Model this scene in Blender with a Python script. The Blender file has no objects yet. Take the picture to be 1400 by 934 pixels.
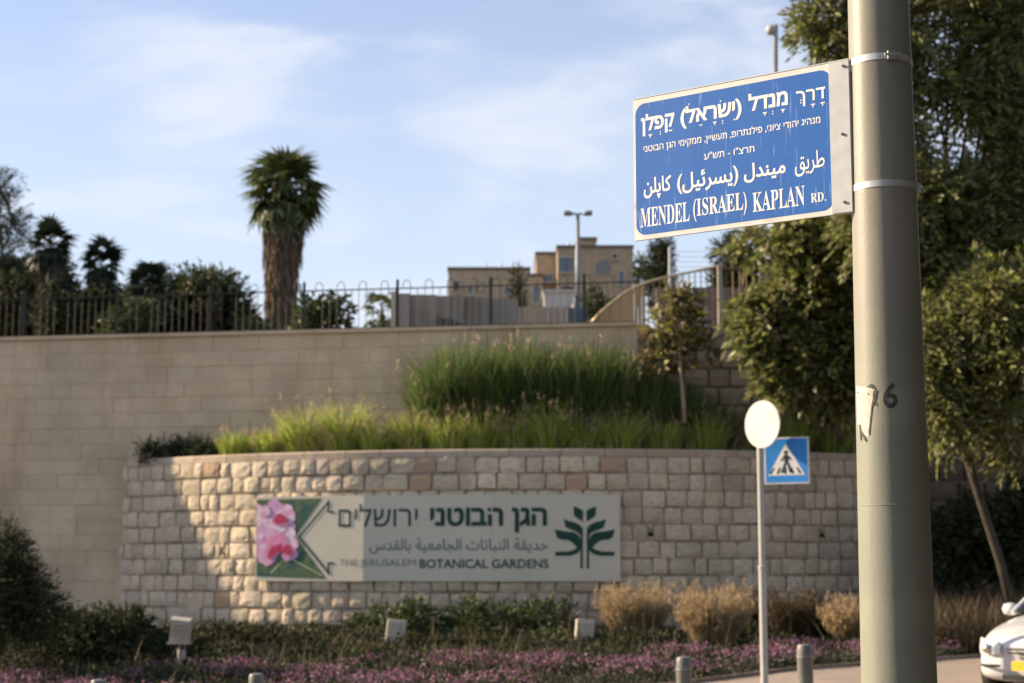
import bpy, math, random, unicodedata
import numpy as np
from mathutils import Vector, Matrix
from mathutils.geometry import delaunay_2d_cdt
R = math.radians
random.seed(7)
rng = np.random.default_rng(7)
sc = bpy.context.scene
col = sc.collection

# ------------------------------------------------------------------ camera
PITCH = R(7.75); F = 2300.0; EYE = Vector((0, 0, 1.6))
cd = bpy.data.cameras.new('camera'); cam = bpy.data.objects.new('camera', cd); col.objects.link(cam)
cam.location = EYE; cam.rotation_euler = (R(90) + PITCH, 0, 0)
cd.sensor_width = 36; cd.lens = 36 * F / 1400; cd.clip_end = 6000; cd.clip_start = .05
cd.dof.use_dof = True; cd.dof.focus_distance = 6.0; cd.dof.aperture_fstop = 4.2; cd.dof.aperture_blades = 0
sc.camera = cam
sc.render.resolution_x = 1024; sc.render.resolution_y = 683
# ------------------------------------------------------------------ sky, sun, exposure
SUN_AZ = R(-74.6); SUN_EL = R(24.0)
wd = bpy.data.worlds.new('World'); sc.world = wd; wd.use_nodes = True
def build_world():
    nt = wd.node_tree; N = nt.nodes; L = nt.links
    bg = N['Background']; bg.inputs[1].default_value = .093
    sky = N.new('ShaderNodeTexSky'); sky.sky_type = 'NISHITA'; sky.sun_disc = False
    sky.sun_elevation = SUN_EL; sky.sun_rotation = SUN_AZ; sky.altitude = 750; sky.air_density = 1.0; sky.dust_density = 0.7; sky.ozone_density = 2.2
    co = N.new('ShaderNodeTexCoord'); mp = N.new('ShaderNodeMapping'); L.new(co.outputs['Generated'], mp.inputs[0])
    mp.inputs['Scale'].default_value = (1.1, 1.0, 3.4); mp.inputs['Rotation'].default_value = (0, R(-12), 0)
    mp.inputs['Location'].default_value = (3.39, .2, 1.93)
    n1 = N.new('ShaderNodeTexNoise'); n1.inputs['Scale'].default_value = 4.2; n1.inputs['Detail'].default_value = 9; n1.inputs['Roughness'].default_value = .55; n1.inputs['Distortion'].default_value = .35
    L.new(mp.outputs[0], n1.inputs[0])
    r1 = N.new('ShaderNodeMapRange'); r1.interpolation_type = 'SMOOTHERSTEP'; r1.inputs[1].default_value = .42; r1.inputs[2].default_value = .72; r1.inputs[4].default_value = .85
    L.new(n1.outputs[0], r1.inputs[0])
    sp = N.new('ShaderNodeSeparateXYZ'); L.new(co.outputs['Generated'], sp.inputs[0])
    hz = N.new('ShaderNodeMapRange'); hz.interpolation_type = 'SMOOTHSTEP'; hz.inputs[1].default_value = .42; hz.inputs[2].default_value = .02; hz.inputs[3].default_value = 0.24; hz.inputs[4].default_value = .9
    L.new(sp.outputs[2], hz.inputs[0])
    mx0 = N.new('ShaderNodeMix'); mx0.data_type = 'RGBA'; L.new(hz.outputs[0], mx0.inputs[0]); wb = N.new('ShaderNodeMix'); wb.data_type = 'RGBA'; wb.blend_type = 'MULTIPLY'; wb.inputs[0].default_value = 1; L.new(sky.outputs[0], wb.inputs[6]); wb.inputs[7].default_value = (.98, .86, .90, 1); L.new(wb.outputs[2], mx0.inputs[6]); mx0.inputs[7].default_value = (3.55, 4.0, 4.5, 1)
    mx = N.new('ShaderNodeMix'); mx.data_type = 'RGBA'; L.new(r1.outputs[0], mx.inputs[0]); L.new(mx0.outputs[2], mx.inputs[6]); mx.inputs[7].default_value = (3.95, 4.15, 4.6, 1)
    L.new(mx.outputs[2], bg.inputs[0])
build_world()
sl = bpy.data.lights.new('sun', 'SUN'); sun = bpy.data.objects.new('sun', sl); col.objects.link(sun)
sl.energy = 4.9; sl.angle = R(.6); sl.color = (1.0, .80, .56)
SUND = Vector((math.sin(SUN_AZ) * math.cos(SUN_EL), math.cos(SUN_AZ) * math.cos(SUN_EL), math.sin(SUN_EL)))
sun.rotation_euler = SUND.to_track_quat('Z', 'Y').to_euler(); sun.location = (-30, 20, 30)
sc.view_settings.view_transform = 'Standard'; sc.view_settings.look = 'None'; sc.view_settings.exposure = 1.25; sc.view_settings.gamma = 1
sc.cycles.use_denoising = True; sc.cycles.max_bounces = 6; sc.cycles.transparent_max_bounces = 8

# ------------------------------------------------------------------ helpers
def ray(px, py):
    dx = (px - 700) / F; dy = (467 - py) / F
    return Vector((dx, math.cos(PITCH) - dy * math.sin(PITCH), math.sin(PITCH) + dy * math.cos(PITCH)))
def at(px, py, Y):
    r = ray(px, py); return EYE + r * (Y / r.y)
def ray_plane(px, py, p0, n):
    r = ray(px, py); return EYE + r * ((p0 - EYE).dot(n) / r.dot(n))
def proj(P):
    v = Vector(P) - EYE; d = v.y * math.cos(PITCH) + v.z * math.sin(PITCH); u = -v.y * math.sin(PITCH) + v.z * math.cos(PITCH)
    return 700 + F * v.x / d, 467 - F * u / d

MAT = {}
def mat(name, c1, c2=None, scale=4.0, rough=.85, bump=0.0, bscale=None, metal=0.0, spec=.3, isl=False, obr=0.0, detail=6, c3=None, c3lo=.6, c3hi=.75, c3scale=1.5, stretch=(1, 1, 1), trans=0.0, coat=0.0, coords='Object', stain=None):
    """procedural surface: two-tone noise, optional third tone in patches, per object / per island tone shift, fine relief"""
    if name in MAT: return MAT[name]
    m = bpy.data.materials.new(name); m.use_nodes = True; nt = m.node_tree; N = nt.nodes; L = nt.links
    b = N['Principled BSDF']; b.inputs['Roughness'].default_value = rough; b.inputs['Metallic'].default_value = metal
    b.inputs['Specular IOR Level'].default_value = spec; b.inputs['Coat Weight'].default_value = coat
    co = N.new('ShaderNodeTexCoord'); mp = N.new('ShaderNodeMapping'); mp.inputs['Scale'].default_value = stretch
    L.new(co.outputs[coords], mp.inputs[0])
    if obr or isl:
        if isl:
            g = N.new('ShaderNodeNewGeometry'); rnd = g.outputs['Random Per Island']
        else:
            g = N.new('ShaderNodeObjectInfo'); rnd = g.outputs['Random']
        ad = N.new('ShaderNodeVectorMath'); ad.operation = 'ADD'; ml = N.new('ShaderNodeMath'); ml.operation = 'MULTIPLY'; ml.inputs[1].default_value = 57.0
        L.new(rnd, ml.inputs[0]); L.new(mp.outputs[0], ad.inputs[0]); L.new(ml.outputs[0], ad.inputs[1]); vec = ad.outputs[0]
    else: vec = mp.outputs[0]
    n = N.new('ShaderNodeTexNoise'); n.inputs['Scale'].default_value = scale; n.inputs['Detail'].default_value = detail; L.new(vec, n.inputs[0])
    c2 = c2 or tuple(x * .8 for x in c1)
    cr = N.new('ShaderNodeMix'); cr.data_type = 'RGBA'; cr.inputs[6].default_value = (*c1, 1); cr.inputs[7].default_value = (*c2, 1)
    rg = N.new('ShaderNodeMapRange'); rg.inputs[1].default_value = .35; rg.inputs[2].default_value = .65; L.new(n.outputs[0], rg.inputs[0]); L.new(rg.outputs[0], cr.inputs[0])
    out = cr.outputs[2]
    if c3:
        n3 = N.new('ShaderNodeTexNoise'); n3.inputs['Scale'].default_value = c3scale; n3.inputs['Detail'].default_value = 4
        if coords == 'Object' and (obr or isl): L.new(vec, n3.inputs[0])
        else: L.new(mp.outputs[0], n3.inputs[0])
        r3 = N.new('ShaderNodeMapRange'); r3.inputs[1].default_value = c3lo; r3.inputs[2].default_value = c3hi; L.new(n3.outputs[0], r3.inputs[0])
        m3 = N.new('ShaderNodeMix'); m3.data_type = 'RGBA'; L.new(r3.outputs[0], m3.inputs[0]); L.new(out, m3.inputs[6]); m3.inputs[7].default_value = (*c3, 1); out = m3.outputs[2]
    if obr or isl:
        hs = N.new('ShaderNodeHueSaturation'); k = obr or .5
        a = N.new('ShaderNodeMapRange'); a.inputs[3].default_value = 1 - k; a.inputs[4].default_value = 1 + k * .6; L.new(rnd, a.inputs[0]); L.new(a.outputs[0], hs.inputs['Value'])
        wn = N.new('ShaderNodeTexWhiteNoise'); wn.noise_dimensions = '1D'; L.new(rnd, wn.inputs['W'])
        h = N.new('ShaderNodeMapRange'); h.inputs[3].default_value = .5 - .035 * k * 2; h.inputs[4].default_value = .5 + .03 * k * 2; L.new(wn.outputs[0], h.inputs[0]); L.new(h.outputs[0], hs.inputs['Hue'])
        s = N.new('ShaderNodeMapRange'); s.inputs[3].default_value = 1 - k * .7; s.inputs[4].default_value = 1 + k * .5; L.new(wn.outputs[0], s.inputs[0]); L.new(s.outputs[0], hs.inputs['Saturation'])
        L.new(out, hs.inputs['Color']); out = hs.outputs[0]
    if stain:                                          # run-off streaks and damp patches, fixed to the place
        gp = N.new('ShaderNodeNewGeometry'); ms_ = N.new('ShaderNodeMapping'); ms_.inputs['Scale'].default_value = (1.1, 1.1, .22); L.new(gp.outputs['Position'], ms_.inputs[0])
        ns = N.new('ShaderNodeTexNoise'); ns.inputs['Scale'].default_value = 1.3; ns.inputs['Detail'].default_value = 8; ns.inputs['Roughness'].default_value = .65; L.new(ms_.outputs[0], ns.inputs[0])
        rs = N.new('ShaderNodeMapRange'); rs.inputs[1].default_value = .48; rs.inputs[2].default_value = .72; rs.inputs[4].default_value = .75; L.new(ns.outputs[0], rs.inputs[0])
        mm = N.new('ShaderNodeMix'); mm.data_type = 'RGBA'; L.new(rs.outputs[0], mm.inputs[0]); L.new(out, mm.inputs[6]); mm.inputs[7].default_value = (*stain, 1); out = mm.outputs[2]
        nf = N.new('ShaderNodeTexNoise'); nf.inputs['Scale'].default_value = .7; nf.inputs['Detail'].default_value = 5; L.new(gp.outputs['Position'], nf.inputs[0])
        rf = N.new('ShaderNodeMapRange'); rf.inputs[1].default_value = .35; rf.inputs[2].default_value = .65; rf.inputs[3].default_value = .86; rf.inputs[4].default_value = 1.12; L.new(nf.outputs[0], rf.inputs[0])
        mv = N.new('ShaderNodeHueSaturation'); L.new(rf.outputs[0], mv.inputs['Value']); L.new(out, mv.inputs['Color']); out = mv.outputs[0]
    L.new(out, b.inputs['Base Color'])
    if bump:
        nb = N.new('ShaderNodeTexNoise'); nb.inputs['Scale'].default_value = bscale or scale * 5; nb.inputs['Detail'].default_value = 8; L.new(vec, nb.inputs[0])
        bp = N.new('ShaderNodeBump'); bp.inputs['Strength'].default_value = bump; bp.inputs['Distance'].default_value = .02; L.new(nb.outputs[0], bp.inputs['Height']); L.new(bp.outputs[0], b.inputs['Normal'])
    if trans:
        t = N.new('ShaderNodeBsdfTranslucent'); L.new(out, t.inputs[0]); ms = N.new('ShaderNodeMixShader'); ms.inputs[0].default_value = trans
        L.new(b.outputs[0], ms.inputs[1]); L.new(t.outputs[0], ms.inputs[2]); L.new(ms.outputs[0], N['Material Output'].inputs[0])
    MAT[name] = m; return m

class MB:
    def __init__(s): s.v = []; s.f = []
    def poly(s, pts):
        k = len(s.v); s.v += [tuple(p) for p in pts]; s.f.append(tuple(range(k, k + len(pts)))); return s
    def add(s, vs, fs):
        k = len(s.v); s.v += [tuple(p) for p in vs]; s.f += [tuple(i + k for i in f) for f in fs]; return s
    def box(s, c, d, rz=0.0, rx=0.0):
        hx, hy, hz = d[0] / 2, d[1] / 2, d[2] / 2
        M = Matrix.Translation(Vector(c)) @ Matrix.Rotation(rz, 4, 'Z') @ Matrix.Rotation(rx, 4, 'X')
        vs = [M @ Vector((x * hx, y * hy, z * hz)) for x in (-1, 1) for y in (-1, 1) for z in (-1, 1)]
        return s.add(vs, [(0, 1, 3, 2), (4, 6, 7, 5), (0, 4, 5, 1), (2, 3, 7, 6), (0, 2, 6, 4), (1, 5, 7, 3)])
    def tube(s, pts, rad, n=8, cap=True):
        pts = [Vector(p) for p in pts]
        if not hasattr(rad, '__len__'): rad = [rad] * len(pts)
        k = len(s.v)
        for i, p in enumerate(pts):
            d = (pts[min(i + 1, len(pts) - 1)] - pts[max(i - 1, 0)]).normalized()
            a = d.cross(Vector((0, 0, 1)) if abs(d.z) < .9 else Vector((0, 1, 0))).normalized(); b = d.cross(a)
            for j in range(n):
                t = 2 * math.pi * j / n; s.v.append(tuple(p + (a * math.cos(t) + b * math.sin(t)) * rad[i]))
        for i in range(len(pts) - 1):
            for j in range(n):
                s.f.append((k + i * n + j, k + i * n + (j + 1) % n, k + (i + 1) * n + (j + 1) % n, k + (i + 1) * n + j))
        if cap:
            s.f.append(tuple(k + j for j in range(n))[::-1]); s.f.append(tuple(k + (len(pts) - 1) * n + j for j in range(n)))
        return s
    def lathe(s, c, prof, n=24, cap=True):
        k = len(s.v); c = Vector(c)
        for r, z in prof:
            for j in range(n):
                t = 2 * math.pi * j / n; s.v.append((c.x + r * math.cos(t), c.y + r * math.sin(t), c.z + z))
        for i in range(len(prof) - 1):
            for j in range(n):
                s.f.append((k + i * n + j, k + i * n + (j + 1) % n, k + (i + 1) * n + (j + 1) % n, k + (i + 1) * n + j))
        if cap:
            s.f.append(tuple(k + j for j in range(n))[::-1]); s.f.append(tuple(k + (len(prof) - 1) * n + j for j in range(n)))
        return s
    def slab(s, pts, off):
        """outline pts extruded by the vector off"""
        pts = [Vector(p) for p in pts]; off = Vector(off); n = len(pts); k = len(s.v)
        s.v += [tuple(p) for p in pts] + [tuple(p + off) for p in pts]
        s.f.append(tuple(range(k, k + n))); s.f.append(tuple(range(k + 2 * n - 1, k + n - 1, -1)))
        for i in range(n): j = (i + 1) % n; s.f.append((k + i, k + n + i, k + n + j, k + j))
        return s

def wloc(o):
    v = Vector((0, 0, 0))
    while o: v += o.location; o = o.parent
    return v
def tag(o, label=None, cat=None, group=None, kind=None):
    if label: o['label'] = label
    if cat: o['category'] = cat
    if group: o['group'] = group
    if kind: o['kind'] = kind
    return o
def thing(name, label, cat, loc, group=None):
    o = bpy.data.objects.new(name, None); col.objects.link(o); o.location = loc; o.empty_display_size = .2
    return tag(o, label, cat, group)
def mesh_from(name, v, f, m, smooth=False):
    me = bpy.data.meshes.new(name); me.from_pydata(v, [], f); me.update()
    if m: me.materials.append(m)
    if smooth: me.polygons.foreach_set('use_smooth', [True] * len(me.polygons))
    return me
def obj(name, mb, m, parent=None, smooth=False, label=None, kind=None):
    """mb in world coordinates (parents have no rotation); the object's origin goes to its parent's"""
    o0 = wloc(parent) if parent else Vector((0, 0, 0))
    v = mb.v
    if parent: v = [(p[0] - o0.x, p[1] - o0.y, p[2] - o0.z) for p in v]
    me = mesh_from(name, v, mb.f, m, smooth)
    o = bpy.data.objects.new(name, me); col.objects.link(o); o.parent = parent
    return tag(o, label, kind=kind)
def inst(name, me, parent, loc, rot=(0, 0, 0), scale=(1, 1, 1)):
    o = bpy.data.objects.new(name, me); col.objects.link(o); o.parent = parent
    o.location = Vector(loc) - wloc(parent); o.rotation_euler = rot; o.scale = scale
    return o
def smooth_by_angle(o, a=40):
    me = o.data; me.polygons.foreach_set('use_smooth', [True] * len(me.polygons))
    me.set_sharp_from_angle(angle=R(a))

# --- lettering: outlines of the built-in letters, united by winding number
FORMS = {}
for cp in list(range(0xfe80, 0xfefd)) + list(range(0xfb50, 0xfbff)):
    d = unicodedata.decomposition(chr(cp)).split()
    if len(d) == 2: FORMS.setdefault(int(d[1], 16), {})[d[0]] = chr(cp)
def arabic(s):
    r = []; prev = False
    for i, c in enumerate(s):
        if ord(c) not in FORMS: r.append(c); prev = False; continue
        f = FORMS[ord(c)]; dual = '<initial>' in f
        nx = i + 1 < len(s) and '<final>' in FORMS.get(ord(s[i + 1]), {})
        k = '<medial>' if prev and nx and dual else '<final>' if prev else '<initial>' if nx and dual else '<isolated>'
        r.append(f.get(k, c)); prev = dual
    return ''.join(r)[::-1].translate(str.maketrans('()', ')('))
def rtl(s): return s[::-1].translate(str.maketrans('()', ')('))
def mbold(s): return ''.join(chr(0x1D400 + ord(c) - 65) if 'A' <= c <= 'Z' else c for c in s)
def text2d(s, off=0.0, res=3, space=1.0):
    c = bpy.data.curves.new('t', 'FONT'); c.body = s; c.fill_mode = 'NONE'; c.resolution_u = res; c.space_character = space
    o = bpy.data.objects.new('t', c); col.objects.link(o)
    dg = bpy.context.evaluated_depsgraph_get(); me = o.evaluated_get(dg).to_mesh()
    V = np.array([v.co[:2] for v in me.vertices]); E = [tuple(e.vertices) for e in me.edges]
    o.evaluated_get(dg).to_mesh_clear(); bpy.data.objects.remove(o); bpy.data.curves.remove(c)
    # outlines run i -> i+1 and close from the last point back to the first
    E = [((min(a, b), max(a, b)) if abs(a - b) == 1 else (max(a, b), min(a, b))) for a, b in E]
    if off:                                            # embolden: push every outline outwards
        nx = {a: b for a, b in E}; pv = {b: a for a, b in E}
        W = V.copy(); loops = []; seen = set()
        for k in nx:
            if k in seen: continue
            lp = [k]; seen.add(k)
            while nx.get(lp[-1]) is not None and nx[lp[-1]] not in seen: lp.append(nx[lp[-1]]); seen.add(lp[-1])
            q = V[lp]; loops.append((lp, q, float(np.sum(q[:, 0] * np.roll(q[:, 1], -1) - np.roll(q[:, 0], -1) * q[:, 1]))))
        sgn = {}
        for lp, q, ar in loops:                        # a hole takes the direction of the outline that contains it
            p0 = q[0]; best = (abs(ar), ar)
            for lp2, q2, ar2 in loops:
                if lp2 is lp or abs(ar2) <= abs(ar): continue
                q3 = np.roll(q2, -1, 0); c_ = ((q2[:, 1] > p0[1]) != (q3[:, 1] > p0[1])) & (p0[0] < (q3[:, 0] - q2[:, 0]) * (p0[1] - q2[:, 1]) / (q3[:, 1] - q2[:, 1] + 1e-12) + q2[:, 0])
                if c_.sum() % 2 and abs(ar2) > best[0]: best = (abs(ar2), ar2)
            for k in lp: sgn[k] = 1 if best[1] > 0 else -1
        for k in range(len(V)):
            if k not in nx or k not in pv: continue
            sg = sgn[k]
            d1 = V[k] - V[pv[k]]; d2 = V[nx[k]] - V[k]; l1 = np.hypot(*d1); l2 = np.hypot(*d2)
            if l1 < 1e-9 or l2 < 1e-9: continue
            d1 = d1 / l1; d2 = d2 / l2; n1 = np.array([d1[1], -d1[0]]) * sg; n2 = np.array([d2[1], -d2[0]]) * sg; m_ = n1 + n2; q = np.hypot(*m_)
            if q < 1e-6: continue
            m_ = m_ / q; W[k] = V[k] + m_ * off / max(.5, float(m_ @ n1))
        V = W
    A = V[[e[0] for e in E]]; B = V[[e[1] for e in E]]
    vo, eo, fo, *_ = delaunay_2d_cdt([Vector(v) for v in V], E, [], 1, 1e-5)
    if not fo: vo, eo, fo, *_ = delaunay_2d_cdt([Vector(v) for v in V], E, [], 0, 1e-5)
    P = np.array([list(v) for v in vo]); out = []
    C = np.array([P[list(f)].mean(axis=0) for f in fo])
    for f, c_ in zip(fo, C):
        up = (A[:, 1] <= c_[1]) & (B[:, 1] > c_[1]); dn = (A[:, 1] > c_[1]) & (B[:, 1] <= c_[1])
        sd = (B[:, 0] - A[:, 0]) * (c_[1] - A[:, 1]) - (c_[0] - A[:, 0]) * (B[:, 1] - A[:, 1])
        if int((up & (sd > 0)).sum()) - int((dn & (sd < 0)).sum()) != 0: out.append(f)
    return P, out
def fit_text(mb, s, box, place, off=0.0, res=3, space=1.0, ref=None):
    """box = (u0,u1,v0,v1): v0 baseline, v1 top of the reference letter; place(u,v)->world point"""
    P, fs = text2d(s, off, res, space)
    x0, x1 = P[:, 0].min(), P[:, 0].max()
    if ref is None: y0, y1 = P[:, 1].min(), P[:, 1].max()
    else:
        Q, _ = text2d(ref, off, res); y0, y1 = Q[:, 1].min(), Q[:, 1].max()
    u0, u1, v0, v1 = box
    pts = [place(u0 + (p[0] - x0) / (x1 - x0) * (u1 - u0), v0 + (p[1] - y0) / (y1 - y0) * (v1 - v0)) for p in P]
    mb.add(pts, fs)

# --- leaves and blades in bulk
def emit(name, V, Fc, m, parent=None, label=None, kind=None):
    V = V.reshape(-1, 3)
    if parent is not None: V = V - np.array(wloc(parent))
    me = bpy.data.meshes.new(name); nv = len(V); k = Fc.shape[1]; nf = len(Fc)
    me.vertices.add(nv); me.vertices.foreach_set('co', V.astype(np.float32).ravel())
    me.loops.add(nf * k); me.loops.foreach_set('vertex_index', Fc.astype(np.int32).ravel())
    me.polygons.add(nf); me.polygons.foreach_set('loop_start', np.arange(0, nf * k, k, dtype=np.int32)); me.polygons.foreach_set('loop_total', np.full(nf, k, dtype=np.int32))
    me.update(calc_edges=True); me.materials.append(m)
    o = bpy.data.objects.new(name, me); col.objects.link(o); o.parent = parent
    return tag(o, label, kind=kind)
def unit(a): return a / (np.linalg.norm(a, axis=-1, keepdims=True) + 1e-9)
def leaf_quads(O, D, L, W, droop=0.0):
    """rhombic leaves at O along D"""
    n = len(O); D = unit(D); S = unit(np.cross(D, rng.normal(size=(n, 3)))); U = np.cross(S, D)
    L = np.broadcast_to(L, (n,))[:, None]; W = np.broadcast_to(W, (n,))[:, None]
    mid = O + D * L * .45 + U * L * .06
    V = np.stack([O, mid + S * W / 2, O + D * L - U * L * .08, mid - S * W / 2], 1)
    return V
def sprays(C, D, k, length, ll, lw, droop=.3):
    """compound leaves: k leaflets along a stem of given length from C along D"""
    n = len(C); D = unit(D); S = unit(np.cross(D, np.array([0, 0, 1.0]) + rng.normal(size=(n, 3)) * .4))
    Os = []; Ds = []
    for i in range(k):
        t = (i + .5) / k; sd = 1 if i % 2 else -1
        P = C + D * length[:, None] * t; P[:, 2] -= droop * length * t * t
        Os.append(P); Ds.append(S * sd * (1 - t * .4) + D * (.5 + t) + rng.normal(size=(n, 3)) * .35 + np.array([0, 0, -droop]))
    O = np.concatenate(Os); Dd = np.concatenate(Ds)
    return leaf_quads(O, Dd, ll * rng.uniform(.7, 1.25, len(O)), lw * rng.uniform(.7, 1.2, len(O)))
def lobes_points(lobes):
    C = []; D = []
    for (c, r, n) in lobes:
        d = unit(rng.normal(size=(n, 3))); q = rng.uniform(0, 1, n) ** .45
        ns = 1 + .22 * np.sin(d[:, 0] * 5 + c[0]) * np.sin(d[:, 2] * 6 + c[2]) + .12 * rng.normal(size=n)
        C.append(np.array(c) + d * np.array(r) * (q * ns)[:, None]); D.append(d + np.array([0, 0, .1]))
    return np.concatenate(C), np.concatenate(D)
def blades(O, H, W, lean, curl=.6, out=None):
    """grass blades, 3 segments each"""
    n = len(O); a = rng.uniform(0, 2 * np.pi, n); d = np.stack([np.cos(a), np.sin(a), np.zeros(n)], 1)
    if out is not None: d = unit(out + d * .45 * np.linalg.norm(out, axis=1, keepdims=True).mean())
    f = rng.uniform(0, np.pi, n); s = np.stack([np.cos(f), np.sin(f), np.zeros(n)], 1)
    rows = []
    for t, w in ((0, 1), (.4, .9), (.75, .6), (1, .08)):
        p = O + d * (lean * H * (t ** (1 + curl)))[:, None] + np.array([0, 0, 1.0]) * (H * (t - lean * .35 * t * t))[:, None]
        rows += [p - s * (W * w / 2)[:, None], p + s * (W * w / 2)[:, None]]
    V = np.stack(rows, 1); k = np.arange(n)[:, None] * 8
    Fc = np.concatenate([k + np.array([[0, 1, 3, 2]]), k + np.array([[2, 3, 5, 4]]), k + np.array([[4, 5, 7, 6]])])
    return V, Fc
def quadidx(n): return np.arange(n * 4).reshape(n, 4)

# ------------------------------------------------------------------ shared dimensions of the place
CX, CYL_R, CY = 0.8, 13.0, 44.0                      # bowed planter wall: centre and radius
WZ = 6.336                                           # top of the tall wall
WA = Vector((-10.79, 34.72)); WB = Vector((2.44, 32.52)); WD = (WB - WA).normalized(); WN = Vector((WD.y, -WD.x))   # WN faces the camera
COPZ = at(780, 613.5, 31).z
def wall_y(x): return WA.y + (x - WA.x) * WD.y / WD.x
def cyl(th, r): return Vector((CX + r * math.sin(th), CY - r * math.cos(th)))
def cyl_hit(px, py, r=CYL_R):
    d = ray(px, py); a = d.x ** 2 + d.y ** 2; b = 2 * (d.x * -CX + d.y * -CY); c = CX ** 2 + CY ** 2 - r * r
    t = (-b - math.sqrt(max(0, b * b - 4 * a * c))) / (2 * a); P = EYE + d * t
    return math.atan2(P.x - CX, CY - P.y), P.z
def base(x): return max(-1.2, .05 * min(x, 4) - .1) if x < 4 else .1
def bed_front(x):
    if x < 1.8: return 21.9
    return 21.9 + (x - 1.8) * .98
def sstep(t): t = max(0, min(1, t)); return t * t * (3 - 2 * t)
def bedz(x, y): return (base(x) + .13) * (1 - sstep((y - bed_front(x)) / 8.6)) + .43 * sstep((y - bed_front(x)) / 8.6)

# materials
LIME = mat('rough_limestone', (.68, .565, .405), (.58, .475, .335), scale=3, obr=.13, bump=1.0, bscale=16, c3=(.43, .36, .27), c3lo=.55, c3hi=.75, c3scale=4, stain=(.46, .34, .235))
LIMEO = mat('rusty_limestone', (.52, .34, .20), (.46, .33, .22), scale=3, obr=.1, bump=.9, bscale=16)
LIMEJ = mat('rough_limestone_far', (.64, .52, .37), (.55, .44, .305), scale=3, isl=True, obr=.11, bump=.6, bscale=16)
ASH = mat('sawn_limestone', (.60, .47, .315), (.56, .43, .28), scale=1.2, obr=.035, bump=.3, bscale=30, stain=(.44, .30, .175))
DARKST = mat('brown_rough_stone', (.17, .12, .085), (.12, .088, .062), scale=2, obr=.25, bump=.8, bscale=14)  # brown stone darkened in its colour for the deep shade under the tree
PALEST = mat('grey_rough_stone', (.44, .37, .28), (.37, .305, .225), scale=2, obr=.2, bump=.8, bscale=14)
MORT = mat('dark_mortar', (.40, .325, .235), (.24, .19, .135), scale=8, bump=.5)
MORTL = mat('pale_mortar', (.585, .455, .30), (.55, .42, .275), scale=3, bump=.3)
COPE = mat('coping_limestone', (.50, .40, .29), (.42, .335, .245), scale=3, obr=.12, bump=.4, bscale=25)
SOIL = mat('bed_soil', (.07, .05, .035), (.045, .033, .024), scale=5, bump=1, bscale=20)
ASPH = mat('asphalt', (.085, .08, .074), (.06, .057, .053), scale=30, bump=.5, bscale=80)
PAVE = mat('pinkish_paving', (.30, .24, .195), (.25, .20, .165), scale=2.5, bump=.2, bscale=30)
KERB = mat('kerb_stone', (.36, .34, .31), (.29, .27, .25), scale=5, bump=.3)
IRON = mat('dark_grey_iron', (.03, .028, .026), (.045, .034, .026), scale=12, rough=.6, metal=.3)
STEEL = mat('galvanised_steel', (.42, .43, .44), (.33, .34, .35), scale=20, rough=.45, metal=.6)
POST = mat('grey_painted_post', (.40, .40, .38), (.35, .35, .33), scale=6, rough=.5)
WHITE = mat('white_enamel', (.80, .79, .76), (.74, .73, .70), scale=3, rough=.4)
BARK = mat('grey_brown_bark', (.20, .155, .11), (.11, .085, .06), scale=6, bump=1, bscale=25, stretch=(1, 1, .25))
CONC = mat('stained_concrete', (.30, .275, .24), (.24, .22, .19), scale=1.0, bump=.3, c3=(.15, .135, .115), c3lo=.5, c3hi=.75, c3scale=.9, stretch=(1.5, 1.5, .35))

# ------------------------------------------------------------------ ground, road, pavement
def sheet(name, xs, ys, zf, m, dz=0.0, kind='structure'):
    v = [(x, y, zf(x, y) + dz) for y in ys for x in xs]; nx = len(xs)
    f = [(j * nx + i, j * nx + i + 1, (j + 1) * nx + i + 1, (j + 1) * nx + i) for j in range(len(ys) - 1) for i in range(nx - 1)]
    b = MB(); b.v = v; b.f = f
    return obj(name, b, m, kind=kind, smooth=True)
XS = [-600, -200, -80, -40, -24] + [x * 1.0 for x in range(-20, 21)] + [26, 40, 80, 200, 600]
sheet('road', XS, [-200, -60, -20, 3.0, 6.9] + [7 + i * 1.5 for i in range(1, 16)], lambda x, y: base(x) - .02, ASPH)
sheet('near_pavement', XS, [-40, -10, 0, 4, 8], lambda x, y: base(x) + .12, mat('worn_grey_paving', (.17, .155, .14), (.13, .12, .11), scale=3, bump=.3, bscale=40))
for nm, yy in (('near_kerb', 8.0), ('island_kerb', 17.2)):
    b = MB(); xs = [x for x in XS if abs(x) <= 80]
    for i in range(len(xs) - 1):
        a, c = xs[i], xs[i + 1]; q = []
        for x, z in ((a, base(a)), (c, base(c))):
            q += [(x, yy, z - .1), (x, yy + .16, z - .1), (x, yy + .16, z + .125), (x, yy, z + .125)]
        b.add(q, [(0, 1, 2, 3), (4, 7, 6, 5), (0, 4, 5, 1), (1, 5, 6, 2), (2, 6, 7, 3), (3, 7, 4, 0)])
    obj(nm, b, KERB, kind='structure')
b = MB(); xs = [x for x in XS if abs(x) <= 80]
for i in range(len(xs) - 1):                          # far pavement runs from its kerb to the bed
    a, c = xs[i], xs[i + 1]
    b.poly([(a, 17.36, base(a) + .12), (c, 17.36, base(c) + .12), (c, bed_front(c), base(c) + .12), (a, bed_front(a), base(a) + .12)])
obj('pavement', b, PAVE, kind='structure')
b = MB(); nr = 12
for i in range(len(xs) - 1):
    a, c = xs[i], xs[i + 1]
    for j in range(nr):
        q = []
        for x, t in ((a, j / nr), (c, j / nr), (c, (j + 1) / nr), (a, (j + 1) / nr)):
            y = bed_front(x) + (38 - bed_front(x)) * t if bed_front(x) < 38 else bed_front(x) + t
            q.append((x, y, bedz(x, y) + .0))
        b.poly(q)
obj('planting_bed', b, SOIL, kind='structure', smooth=True)
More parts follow.
